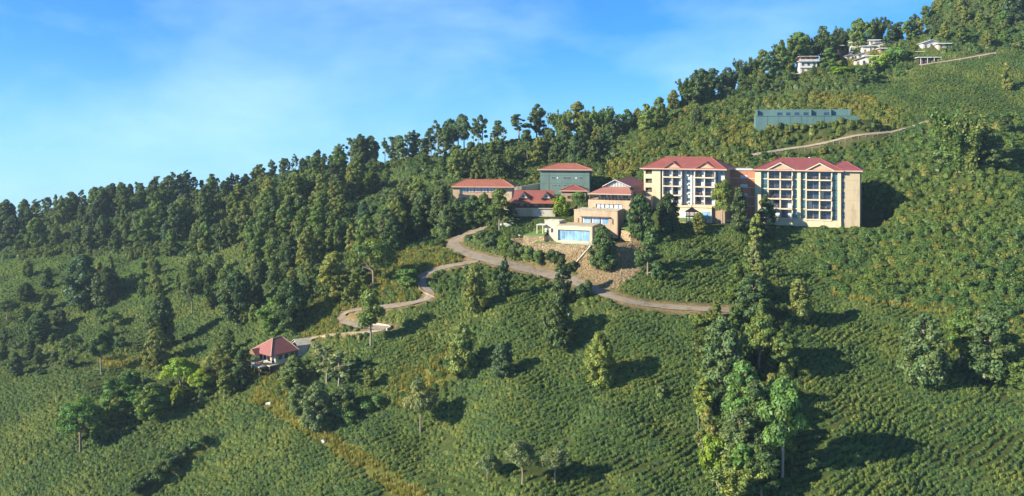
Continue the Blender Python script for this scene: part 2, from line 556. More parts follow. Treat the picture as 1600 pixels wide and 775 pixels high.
ROADS = []
SOIL = np.zeros_like(H); DRY = np.zeros_like(H); GRASS = np.zeros_like(H)
def road(name, px, width, mat, tilt=0.4, lift=0.10, carve=5.0, soil=1.0, kerb=False):
    global H, SOIL
    w2 = width/2 if not callable(width) else None
    c = smooth_path(spline([ground_at(u, v) for u, v in px]), 6)
    A = np.array([tuple(p) for p in c])
    fw = [(width(i/(len(c)-1)) if callable(width) else width)/2 for i in range(len(c))]
    best = np.full(H.shape, 1e9); zb = np.zeros_like(H); wb = np.ones_like(H)
    x0, x1, y0, y1 = A[:,0].min()-12, A[:,0].max()+12, A[:,1].min()-12, A[:,1].max()+12
    m = (XX > x0) & (XX < x1) & (YY > y0) & (YY < y1)
    X, Y = XX[m], YY[m]
    bd = np.full(X.shape, 1e9); bz = np.zeros(X.shape); bw = np.ones(X.shape)
    g = H.copy()
    sl = []
    for i, p in enumerate(c):
        d = np.hypot(X-p.x, Y-p.y)
        k = d < bd
        bd[k] = d[k]; bw[k] = fw[i]
        a, b = c[max(i-1,0)], c[min(i+1,len(c)-1)]
        t = (b-a); t.z = 0; t.normalize()
        n = Vector((t.y, -t.x, 0))
        s = (float(hgt(p.x+n.x*4, p.y+n.y*4))-float(hgt(p.x-n.x*4, p.y-n.y*4)))/8*tilt
        s = max(-0.25, min(0.25, s))
        sl.append((n, s))
        bz[k] = p.z+s*((X[k]-p.x)*n.x+(Y[k]-p.y)*n.y)
    w = smooth01(1-(bd-bw-0.9)/carve)
    hh = H[m]
    H[m] = hh*(1-w)+(bz-0.12)*w
    SOIL[m] = np.maximum(SOIL[m], soil*smooth01(1-(bd-bw)/(carve*0.5)))
    vs, fs = [], []
    for i, p in enumerate(c):
        n, s = sl[i]
        jit = 1+0.10*math.sin(i*1.7)+0.06*math.sin(i*0.6+2)
        for q in (-1, -0.5, 0, 0.5, 1):
            o = q*fw[i]*(jit if abs(q) == 1 else 1)
            vs.append((p.x+n.x*o, p.y+n.y*o, p.z+s*o+lift-0.05*abs(q)))
    for i in range(len(c)-1):
        for k in range(4):
            a = i*5+k
            fs.append((a, a+5, a+6, a+1))
    ob = MB().add(vs, fs).build(name, mat)
    tag(ob, kind='structure')
    ROADS.append((A, max(fw)))
    return c, sl, fw

up_px = [(760,357),(725,366),(703,378),(708,387),(728,396),(755,404),(788,412),(822,421),(860,429),(890,437),(920,448),(938,457),(955,465),(978,472),(1012,478),(1050,481),(1095,484),(1140,486)]
lo_px = [(748,408),(720,413),(690,418),(665,424),(652,432),(651,441),(659,450),(672,458),(686,463),(680,468),(660,472),(630,477),(600,481),(570,483),(548,485),(531,489),(524,495),(532,501),(550,506),(572,511),(592,513),(606,513)]
py_px = [(606,513),(590,519),(560,522),(530,523),(500,526),(484,530)]
UP = road('road', up_px, lambda t: 4.2 if t < 0.6 else max(2.6, 4.2-(t-0.6)*8), M['road'], 0.55, carve=5.5)
LO = road('lower_road', lo_px, 3.0, M['road'], 0.45, carve=3.6, soil=0.8)
PY = road('pavilion_drive', py_px, 2.0, M['track'], 0.5, carve=2.2, soil=0.5)
HP = road('hill_path', [(1176,242),(1210,236),(1245,231),(1290,224),(1330,218),(1365,212),(1400,205),(1430,197),(1450,190)], 2.2, M['track'], 0.6, carve=1.6, soil=0.4)
TP = road('upper_lane', [(1436,102),(1465,98),(1495,94),(1525,89),(1556,83)], 1.9, M['track'], 0.6, carve=1.8, soil=0.3)
pad(FPV, -0.5, 9, -0.5, 9, -0.6, 4)

# gully beside the hedge bank, lower left
def line_dist(p0, p1, X, Y):
    ax, ay, bx, by = p0[0], p0[1], p1[0], p1[1]
    t = np.clip(((X-ax)*(bx-ax)+(Y-ay)*(by-ay))/((bx-ax)**2+(by-ay)**2), 0, 1)
    s = (X-ax)*(by-ay)-(Y-ay)*(bx-ax)
    return np.hypot(X-ax-t*(bx-ax), Y-ay-t*(by-ay)), s
g0, g1 = ground_at(200, 785), ground_at(330, 690)
dd, sd = line_dist(g0, g1, XX, YY)
side = np.where(sd > 0, 1, -1)
H = H-np.where(side > 0, 1.9*smooth01(1-np.abs(dd-2.5)/6.5)*smooth01(1-dd/10), -0.9*smooth01(1-dd/4.5))

# cover of the ground, by outlines in the survey photograph carried onto the slope
def inside(poly, u, v):
    r = np.zeros(np.shape(u), bool)
    n = len(poly)
    for i in range(n):
        (x1, y1), (x2, y2) = poly[i], poly[(i+1) % n]
        c = ((y1 > v) != (y2 > v)) & (u < (x2-x1)*(v-y1)/((y2-y1) if y2 != y1 else 1e-9)+x1)
        r ^= c
    return r
P_RUBBLE = [(785,372),(840,372),(930,378),(985,362),(1005,385),(1000,425),(965,452),(930,440),(880,420),(820,405),(785,392)]
P_SCRUB = [
 [(1285,345),(1345,330),(1350,262),(1600,225),(1600,505),(1500,490),(1400,474),(1310,460),(1262,420)],
 [(935,300),(945,262),(1000,212),(1080,165),(1170,155),(1340,145),(1425,185),(1395,204),(1175,242),(1172,262),(1000,258),(985,285)],
 [(1172,262),(1176,246),(1300,228),(1450,194),(1600,175),(1600,240),(1345,275)],
 [(560,400),(640,385),(705,390),(740,405),(650,425),(655,450),(690,466),(560,480),(520,495),(470,520),(480,450)],
 [(525,488),(600,515),(560,530),(480,530),(455,560),(500,600),(470,640),(395,610),(390,585),(450,540)],
 [(650,440),(700,418),(790,420),(770,440),(700,470)],
 [(590,640),(680,560),(760,480),(735,560),(690,640)],
 [(800,430),(860,432),(930,455),(960,475),(900,480),(850,470)],
]
P_FOREST = [
 [(-80,345),(0,325),(200,300),(330,255),(500,225),(560,235),(560,280),(420,330),(330,400),(240,400),(170,400),(0,405),(-80,415)],
 [(440,270),(600,240),(610,300),(560,330),(560,420),(480,470),(380,440),(390,350)],
 [(560,330),(620,300),(700,310),(790,330),(780,355),(700,385),(560,400)],
 [(560,225),(780,215),(960,200),(1000,190),(940,270),(840,285),(800,280),(700,280),(600,260)],
 [(990,200),(1080,110),(1240,80),(1440,60),(1420,105),(1330,145),(1170,152),(1080,160)],
 [(1440,-40),(1620,-40),(1620,75),(1450,85)],
 [(1085,500),(1140,480),(1230,490),(1250,600),(1240,775),(1130,800),(1090,640)],
 [(640,340),(790,345),(770,372),(690,380)],
]
P_CLEAR = [[(1243,84),(1288,84),(1288,120),(1243,120)],[(1302,58),(1384,58),(1384,107),(1302,107)],[(1434,64),(1474,64),(1474,103),(1434,103)]]
P_DRY = [
 [(398,610),(430,625),(480,655),(540,690),(610,735),(690,790),(640,790),(560,735),(500,695),(440,655),(392,628)],
 [(1300,452),(1400,466),(1500,484),(1610,497),(1610,512),(1500,497),(1400,480),(1300,464)],
 [(715,395),(740,405),(690,418),(655,430),(660,415)],
 [(530,490),(600,510),(560,518),(520,505)],
 [(255,725),(330,690),(335,700),(250,745)],
 [(600,585),(680,560),(720,520),(735,545),(690,600),(620,640)],
 [(150,560),(250,555),(330,570),(280,580),(160,575)],
]
P_GRASS = [[(-60,395),(240,398),(330,420),(260,470),(120,480),(-60,500)], [(400,380),(480,395),(440,415),(390,405)],
           [(560,260),(720,262),(700,290),(610,290)]]
UU, VV = pix(XX, YY, H)
def soft(mask, n=2):
    a = mask.astype(float)
    for _ in range(n):
        a[1:-1,1:-1] = (a[1:-1,1:-1]*2+a[:-2,1:-1]+a[2:,1:-1]+a[1:-1,:-2]+a[1:-1,2:])/6
    return a
SOIL = np.maximum(SOIL, soft(inside(P_RUBBLE, UU, VV)))
for q in P_DRY: DRY = np.maximum(DRY, 0.85*soft(inside(q, UU, VV), 3))
for q in P_GRASS: GRASS = np.maximum(GRASS, 0.8*soft(inside(q, UU, VV), 6))

def terrain_mesh():
    ex = np.array([30, 70, 130, 220, 330])
    xs = np.concatenate([GX[0]-ex[::-1], GX, GX[-1]+ex])
    ys = np.concatenate([[10, 40, 70], GY, GY[-1]+np.array([10, 25, 50, 90, 150, 240])])
    X, Y = np.meshgrid(xs, ys)
    Z = base_h(X, Y)
    nx, ny = len(GX), len(GY)
    Z[3:3+ny, len(ex):len(ex)+nx] = H
    far = np.abs(X) > 420
    Z = Z-np.where(far, (np.abs(X)-420)*0.06, 0)
    col = np.zeros(X.shape+(4,), np.float32); col[..., 3] = 1
    sl = (slice(3, 3+ny), slice(len(ex), len(ex)+nx))
    col[sl+(0,)] = SOIL; col[sl+(1,)] = DRY; col[sl+(2,)] = GRASS
    co = np.stack([X, Y, Z], -1).reshape(-1, 3)
    r, c = X.shape
    i = np.arange((r-1)*(c-1)); a = (i//(c-1))*c+i % (c-1)
    F = np.stack([a, a+1, a+c+1, a+c], -1)
    me = bpy.data.meshes.new('hillside')
    me.vertices.add(len(co)); me.vertices.foreach_set('co', co.ravel())
    me.loops.add(F.size); me.loops.foreach_set('vertex_index', F.ravel().astype(np.int32))
    me.polygons.add(len(F)); me.polygons.foreach_set('loop_start', np.arange(0, F.size, 4, dtype=np.int32))
    me.update(calc_edges=True)
    me.shade_smooth()
    at = me.color_attributes.new('cover', 'FLOAT_COLOR', 'POINT')
    at.data.foreach_set('color', col.reshape(-1))
    return me
tag(link('hillside', terrain_mesh(), M['ground']), kind='structure')

# ------------------------------------------------------------------ buildings
def hip_roof(x0, x1, y0, y1, z, rise, over, run, mat, trimm, parent, thick=0.28, runy=None, caps=True):
    """hipped roof (ridge along x) with a fascia, ridge capping as parts of their own"""
    X0, X1, Y0, Y1 = x0-over, x1+over, y0-over, y1+over
    ym = (Y0+Y1)/2
    r0, r1 = (X0+run, X1-run)
    if r1 < r0+0.05: r0 = r1 = (X0+X1)/2
    top = z+rise
    vs = [(X0,Y0,z),(X1,Y0,z),(X1,Y1,z),(X0,Y1,z),(r0,ym,top),(r1,ym,top),
          (X0,Y0,z-thick),(X1,Y0,z-thick),(X1,Y1,z-thick),(X0,Y1,z-thick)]
    m = MB().add(vs, [(0,1,5,4),(1,2,5),(2,3,4,5),(3,0,4),(9,8,7,6)])
    ro = m.build('roof', mat, parent)
    t = 0.07
    f = MB()
    f.box(X0-t, X1+t, Y0-t, Y0-0.005, z-thick, z+0.06); f.box(X0-t, X1+t, Y1+0.005, Y1+t, z-thick, z+0.06)
    f.box(X0-t, X0-0.005, Y0, Y1, z-thick, z+0.06); f.box(X1+0.005, X1+t, Y0, Y1, z-thick, z+0.06)
    f.build('fascia', trimm, parent)
    if caps:
        e = 0.05
        for p, q in (((X0,Y0,z),(r0,ym,top)),((X1,Y0,z),(r1,ym,top)),((X0,Y1,z),(r0,ym,top)),((X1,Y1,z),(r1,ym,top)),((r0,ym,top),(r1,ym,top))):
            if (Vector(p)-Vector(q)).length > 0.3:
                MB().tube([Vector(p)+Vector((0,0,e)), Vector(q)+Vector((0,0,e))], [0.13, 0.13], 5).build('ridge_cap', mat, ro)
    return ro

def gable_front(xa, xb, yf, yb, z, rise, over, rmat, tmat, trimm, parent):
    """small projecting gable: rendered triangle, two roof planes, barge boards"""
    xm = (xa+xb)/2
    MB().add([(xa,yf,z),(xb,yf,z),(xm,yf,z+rise),(xa,yf+0.3,z),(xb,yf+0.3,z),(xm,yf+0.3,z+rise)],
             [(0,1,2),(5,4,3),(0,3,4,1)]).build('gable_wall', tmat, parent)
    g, th = over, 0.16
    yo = yf-0.5
    sl = rise/(xm-xa)
    for s in (-1, 1):
        xe = (xa-g) if s < 0 else (xb+g)
        ze = z-g*sl+0.12
        vs = [(xe,yo,ze),(xm,yo,z+rise+0.12),(xm,yb,z+rise+0.12),(xe,yb,ze)]
        vs += [(a,b,c+th) for a,b,c in vs]
        MB().add(vs, [(0,1,2,3),(7,6,5,4),(0,4,5,1),(1,5,6,2),(2,6,7,3),(3,7,4,0)]).build('gable_roof', rmat, parent)
        MB().add([(xe,yo-0.08,ze-0.12),(xm,yo-0.08,z+rise),(xm,yo-0.08,z+rise+0.3),(xe,yo-0.08,ze+0.2),
                  (xe,yo-0.01,ze-0.12),(xm,yo-0.01,z+rise),(xm,yo-0.01,z+rise+0.3),(xe,yo-0.01,ze+0.2)],
                 [(0,1,2,3),(7,6,5,4),(0,4,5,1),(3,2,6,7)]).build('barge_board', trimm, parent)

def bx(name, mat, parent, *b):
    return MB().box(*b).build(name, mat, parent)

def window(parent, x0, x1, yf, z0, z1, glass, frame, mull=1, trans=0, name='window', fw=0.07):
    """window standing proud of the wall at y = yf: frame, with pane(s) set back in it"""
    m = MB()
    m.box(x0, x1, yf-0.07, yf+0.02, z0, z0+fw); m.box(x0, x1, yf-0.07, yf+0.02, z1-fw, z1)
    m.box(x0, x0+fw, yf-0.07, yf+0.02, z0+fw, z1-fw); m.box(x1-fw, x1, yf-0.07, yf+0.02, z0+fw, z1-fw)
    for k in range(1, mull+1):
        xc = x0+(x1-x0)*k/(mull+1)
        m.box(xc-fw/2, xc+fw/2, yf-0.066, yf+0.018, z0+fw, z1-fw)
    for k in range(1, trans+1):
        zc = z0+(z1-z0)*k/(trans+1)
        m.box(x0+fw, x1-fw, yf-0.062, yf+0.016, zc-fw/2, zc+fw/2)
    w = m.build(name, frame, parent)
    bx('pane', glass, w, x0+fw*0.5, x1-fw*0.5, yf-0.03, yf+0.01, z0+fw*0.5, z1-fw*0.5)
    return w

def balcony(parent, fr, x0, x1, z0, z1, yb, glass, curtain_side):
    """one balcony: sliding door with half-drawn curtain at the back, dark rail in front"""
    d = window(parent, x0+0.08, x1-0.08, yb, z0+0.02, z1-0.05, glass, M['grey'], 1, 0, 'balcony_door', 0.06)
    if curtain_side:
        w = (x1-x0)*rng.uniform(0.22, 0.42)
        cx = x0+0.15 if curtain_side < 0 else x1-0.15-w
        bx('curtain', M['curtain'], d, cx, cx+w, yb-0.10, yb-0.075, z0+0.1, z1-0.15)
    m = MB()
    m.box(x0, x1, 0.08, 0.12, z0+0.92, z0+0.98)
    m.box(x0, x1, 0.085, 0.115, z0+0.10, z0+0.15)
    n = max(4, int((x1-x0)/0.28))
    for k in range(n+1):
        xc = x0+0.02+(x1-x0-0.04)*k/n
        m.box(xc-0.015, xc+0.015, 0.088, 0.112, z0+0.15, z0+0.92)
    m.build('railing', M['rail'], parent)
    if rng.random() < 0.45:
        xc = rng.uniform(x0+0.6, x1-0.6)
        m = MB(); m.box(xc-0.25, xc+0.25, 0.6, 1.05, z0+0.38, z0+0.44); m.box(xc-0.25, xc+0.25, 1.02, 1.07, z0+0.44, z0+0.9)
        for sx in (-0.22, 0.2):
            for sy in (0.62, 1.02): m.box(xc+sx, xc+sx+0.03, sy, sy+0.03, z0, z0+0.38)
        m.build('balcony_chair', M['wood'], parent)

# ---- hotel, right block
def hotel_right():
    f = FH2
    r = f.root('hotel_building', 'cream five storey hotel block with two gables on its maroon roof and teal glass strips', 'hotel', 'hotel blocks')
    xe = f.X(1314); dep = 15.5; yb = 1.7
    zt = f.Z(265.8, xe/2); z0 = -5.0
    fl = [f.Z(v, xe/2) for v in (341.5, 326, 311, 295.5, 280)]
    fl = [fl[0]+i*(fl[-1]-fl[0])/4 for i in range(5)]
    fh = fl[1]-fl[0]
    bx('wall', M['cream'], r, 0.02, xe-0.02, yb, dep, z0, zt-0.02)
    bx('plinth', M['cream'], r, -0.03, xe+0.03, -0.06, yb-0.01, z0, fl[0]-0.22)
    def X(u): return f.X(u)
    for a, b in ((1179.5,1189),(1245.7,1251),(1308.7,1314)):
        bx('pier', M['cream'], r, X(a), X(b), 0, yb-0.012, fl[0]-0.215, zt)
    for a, b in ((1189,1200),(1237.8,1245.7),(1251,1259.5),(1299.5,1308.7)):
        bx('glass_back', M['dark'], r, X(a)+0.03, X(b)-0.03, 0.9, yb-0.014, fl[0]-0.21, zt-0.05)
        for i, z in enumerate(fl):
            w = window(r, X(a)+0.06, X(b)-0.06, 0.86, z+0.05, z+fh-0.32, M['glass_teal'], M['grey'], 0, 1, 'glass_strip', 0.05)
            if b != 1308.7:
                bx('spandrel', M['cream_pale'], r, X(a)+0.012, X(b)-0.012, 0.70, 0.89, z-0.2, z+0.04)
    for (a, b, posts) in ((1200,1237.8,(1200,1219,1237.8)), (1259.5,1299.5,(1259.5,1280.5,1299.5))):
        for i, z in enumerate(fl):
            bx('floor_slab', M['cream_pale'], r, X(a)-0.02, X(b)+0.02, -0.28, yb-0.02, z-0.34, z)
            bx('parapet_post', M['cream_pale'], r, X(b)-0.22, X(b)+0.024, -0.27, 0.04, z+0.004, z+0.95)
            for q in range(2):
                balcony(r, f, X(posts[q])+0.2, X(posts[q+1])-0.2, z, z+fh-0.36, yb, M['glass_dark'], rng.choice([0, 0, 0, 0, -1, 1]))
        for k, pu in enumerate(posts):
            for i, z in enumerate(fl):
                x = X(pu)
                bx('partition', M['cream_pale'], r, x-0.17, x+0.17, -0.02, yb-0.025, z+0.005, z+fh-0.345)
        bx('head_beam', M['cream_pale'], r, X(a)-0.1, X(b)+0.1, -0.1, yb-0.03, zt-0.34, zt-0.02)
    # set back wing on the right
    x2 = f.X(1343.5, 0.9); xs = xe
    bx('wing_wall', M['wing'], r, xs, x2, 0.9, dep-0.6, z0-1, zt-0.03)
    for i, z in enumerate(fl):
        window(r, xs+0.15, xs+1.05, 0.9, z+0.35, z+fh-0.5, M['glass_dark'], M['grey'], 0, 1, 'window', 0.06)
        if i: bx('string_course', M['brown'], r, xs+1.2, x2+0.03, 0.86, 0.898, z-0.08, z-0.0)
    zr = zt+0.02
    rise = f.Z(247.2, xe/2, 8)-zr
    hip_roof(0, xe, 0, dep, zr, rise, 0.75, (f.X(1220.6, 8)-f.X(1179, 0)+0.2), M['roof_purple'], M['trim'], r)
    hip_roof(xe-4, x2, 0.8, dep-0.6, zr+0.03, rise*0.72, 0.75, 4.6, M['roof_purple'], M['trim'], r)
    for a, b in ((1199.5,1240.5),(1260.5,1302)):
        gable_front(X(a), X(b), -0.32, 6.0, zr-0.05, f.Z(255.2, xe/2)-zr, 0.35, M['roof_purple'], M['tymp'], M['cream_pale'], r)
    # rooftop tank and vents
    bx('roof_vent', M['tin'], r, xe*0.6, xe*0.6+0.5, 9, 9.5, zr+rise*0.8, zr+rise+0.35)
    return r
hotel_right()

# ---- hotel, left block
def hotel_left():
    f = FH1
    r = f.root('hotel_building', 'cream and white four storey hotel block with corner tower and gabled red roof', 'hotel', 'hotel blocks')
    xe = f.X(1131); dep = 13.5; yb = 1.6
    X = f.X
    xm = xe/2
    zt = f.Z(263.6, xm)
    zs = [f.Z(v, xm) for v in (319.0, 304.7, 290.4, 276.2)]
    fl = [zs[0]+i*(zs[3]-zs[0])/3 for i in range(4)]
    fh = fl[1]-fl[0]
    z0 = -4
    bx('wall', M['white'], r, X(1032)+0.01, X(1122.5), yb, dep, fl[0]-0.35, zt-0.02)
    bx('end_wall', M['brown'], r, X(1122.5)+0.01, xe, yb+0.1, dep-0.02, z0, zt-0.03)  # side in shade: its darkness is put into the wall colour
    bx('end_face', M['white'], r, X(1122.5)+0.01, xe-0.01, yb-0.1, yb+0.098, z0, zt-0.03)
    # corner tower with one opening a floor
    t0, t1 = X(1006), X(1031.7)
    bx('tower_wall', M['cream'], r, t0, t1, 0.75, dep-0.01, z0, zt-0.01)
    a, b = X(1008.6), X(1018.7)
    bx('tower_pier', M['cream'], r, b, t1-0.003, 0, 0.745, z0+0.01, zt-0.012)
    bx('tower_pier', M['cream'], r, t0+0.003, a, 0, 0.745, z0+0.01, zt-0.012)
    for i, z in enumerate(fl):
        bx('spandrel', M['cream'], r, a+0.004, b-0.004, 0.02, 0.743, z-0.75, z+0.65)
        bx('tower_opening_shade', M['dark'], r, a+0.01, b-0.01, 0.735, 0.748, z+0.66, z+fh-0.76)  # dark sheet standing for the shade inside the tower opening
        m = MB(); m.box(a+0.02, b-0.02, 0.2, 0.25, z+0.98, z+1.04)
        m.box((a+b)/2-0.03, (a+b)/2+0.03, 0.2, 0.25, z+0.655, z+1.5)
        m.build('grille', M['brown'], r)
    bx('spandrel', M['cream'], r, a+0.004, b-0.004, 0.02, 0.743, fl[3]+fh-0.75, zt-0.02)
    bx('tower_ledge', M['wood'], r, t0-0.02, t1+0.35, -0.25, -0.004, fl[0]-0.55, fl[0]-0.4)
    # two bays of balconies
    for (ua, ub, mid) in ((1035.5,1064.5,1050.2),(1085.3,1117,1100.6)):
        for i, z in enumerate(fl):
            bx('floor_slab', M['cream_pale'], r, X(ua)-0.05, X(ub)+0.05, -0.35, yb-0.02, z-0.34, z)
            for p, q in ((ua, mid), (mid, ub)):
                balcony(r, f, X(p)+0.16, X(q)-0.16, z, z+fh-0.36, yb, M['glass_dark'], 1)
            for pu in (ua, mid, ub):
                bx('partition', M['white'], r, X(pu)-0.14, X(pu)+0.14, -0.05, yb-0.025, z+0.005, z+fh-0.345)
        bx('head_beam', M['cream_pale'], r, X(ua)-0.1, X(ub)+0.1, -0.1, yb-0.03, zt-0.34, zt-0.02)
    for u in (1033.6, 1066.8, 1080.5, 1119.5):
        MB().tube([(X(u), yb-0.12, fl[0]-0.3), (X(u), yb-0.12, zt-0.3)], [0.11, 0.11], 6).build('drain_pipe', M['rail'], r)
    for i, z in enumerate(fl):
        window(r, X(1071.5), X(1077), yb, z+0.9, z+2.0, M['glass_teal'], M['white'], 0, 0)
        window(r, X(1123.6), X(1128.8), yb-0.1, z+0.9, z+2.0, M['glass_teal'], M['white'], 0, 0)
        bx('ac_unit', M['tin'], r, X(1071.8), X(1074.5), yb-0.45, yb-0.02, z+0.2, z+0.65)
    # ground floor with a terrace on top
    g1 = X(1113.5)
    bx('ground_floor', M['cream_pale'], r, t1+0.02, g1, -1.6, yb+0.5, z0, fl[0]-0.36)
    bx('terrace_edge', M['cream'], r, t1+0.01, g1+0.15, -1.85, -1.61, fl[0]-0.75, fl[0]-0.2)
    m = MB()
    m.box(X(1062), g1+0.05, -1.75, -1.7, fl[0]+0.55, fl[0]+0.62)
    for k in range(22):
        xx = X(1062)+(g1-X(1062))*k/21
        m.box(xx-0.03, xx+0.03, -1.745, -1.705, fl[0]-0.2, fl[0]+0.55)
    m.build('terrace_railing', M['rail'], r)
    zg0, zg1 = f.Z(340.5, xm), f.Z(328.5, xm)
    for (ua, ub) in ((1036,1044),(1046,1056),(1064,1078),(1081,1093),(1097.5,1111.5)):
        window(r, X(ua), X(ub), -1.61, zg0, zg1, M['glass_blue'] if ua > 1090 else M['curtain'], M['white'], 1, 0)
    bx('lower_side', M['brown'], r, g1+0.02, xe+0.4, -0.6, yb-0.12, z0, fl[0]-0.4)
    zr = zt+0.02
    rise = f.Z(245.6, xm, 7)-zr
    hip_roof(t0, xe, 0, dep, zr, rise, 1.0, (f.X(1043, 7)-f.X(998.5, -1))*0.86, M['roof_red'], M['trim'], r)
    for a, b in ((1037.5,1066),(1086.5,1119.5)):
        gable_front(X(a), X(b), -0.4, 5.5, zr-0.05, f.Z(253.4, xm)-zr, 0.35, M['roof_red'], M['tymp'], M['roof_red'], r)
    return r
hotel_left()

# ---- brick link between the two blocks
def hotel_link():
    f = Frame(1146, 262, 24.5, 342)
    r = f.root('link_building', 'narrow red brick link with flat white roof between the two hotel blocks', 'link block')
    x1 = f.X(1180)+0.4
    zt = f.Z(266, x1/2)
    bx('wall', M['brick'], r, -1.5, x1, 0, 8, -5, zt)
    bx('flat_roof', M['white'], r, -1.6, x1+0.05, -0.35, 8.2, zt+0.005, zt+0.4)
    for v in (278.5, 292.8, 307, 321.5):
        z = f.Z(v, x1/2)
        bx('band', M['concrete'], r, -1.49, x1-0.01, -0.05, -0.004, z-0.09, z+0.09)
        w = window(r, f.X(1157), f.X(1168), -0.03, z+0.12, z+0.98, M['curtain'], M['white'], 1, 0)
    return r
hotel_link()

# ---- small gazebo in front of the left block
def gazebo():
    p = ground_at(1081, 349)
    D = 250.0
    f = Frame(1081, D, 12, 349)
    r = f.root('gazebo', 'small open gazebo with pointed maroon roof and orange railing before the hotel', 'gazebo')
    zf = f.Z(337.5); ze = f.Z(330); za = f.Z(322.6)
    w = f.X(1092.5)
    vs = [(w*math.cos(k*math.pi/4+0.39), w*math.sin(k*math.pi/4+0.39), ze) for k in range(8)]
    vs2 = [(0.42*a, 0.42*b, ze+(za-ze)*0.45) for a, b, _ in vs]
    m = MB().add(vs+vs2+[(0,0,za)]+[(a,b,ze-0.15) for a,b,_ in vs],
                 [(k,(k+1)%8,8+(k+1)%8,8+k) for k in range(8)]+[(8+k,8+(k+1)%8,16) for k in range(8)]+
                 [(17+(k+1)%8,17+k,k,(k+1)%8) for k in range(8)]+[tuple(24-k for k in range(8))][:1])
    m.build('roof', M['roof_purple'], r)
    MB().tube([(0,0,za-0.1),(0,0,za+0.5)], [0.1, 0.03], 6).build('finial', M['wood'], r)
    q = w*0.8
    for k in range(8):
        a = k*math.pi/4+0.39
        MB().tube([(q*math.cos(a), q*math.sin(a), zf), (q*math.cos(a), q*math.sin(a), ze)], [0.09, 0.09], 6).build('post', M['orange'], r)
        b = (k+1)*math.pi/4+0.39
        rl = MB()
        for h in (0.25, 0.5, 0.85):
            rl.tube([(q*math.cos(a), q*math.sin(a), zf+h), (q*math.cos(b), q*math.sin(b), zf+h)], [0.05, 0.05], 5)
        rl.build('rail', M['orange'], r)
        MB().box(-0.12, 0.12, -0.12, 0.12, -1.5, zf-0.15).build('stilt', M['white'], r).location = (q*math.cos(a), q*math.sin(a), 0)
    MB().add([(w*0.95*math.cos(k*math.pi/4+0.39), w*0.95*math.sin(k*math.pi/4+0.39), z) for z in (zf-0.2, zf) for k in range(8)],
             [tuple(range(7,-1,-1)), tuple(range(8,16))]+[(k,(k+1)%8,8+(k+1)%8,8+k) for k in range(8)]).build('floor', M['concrete'], r)
gazebo()

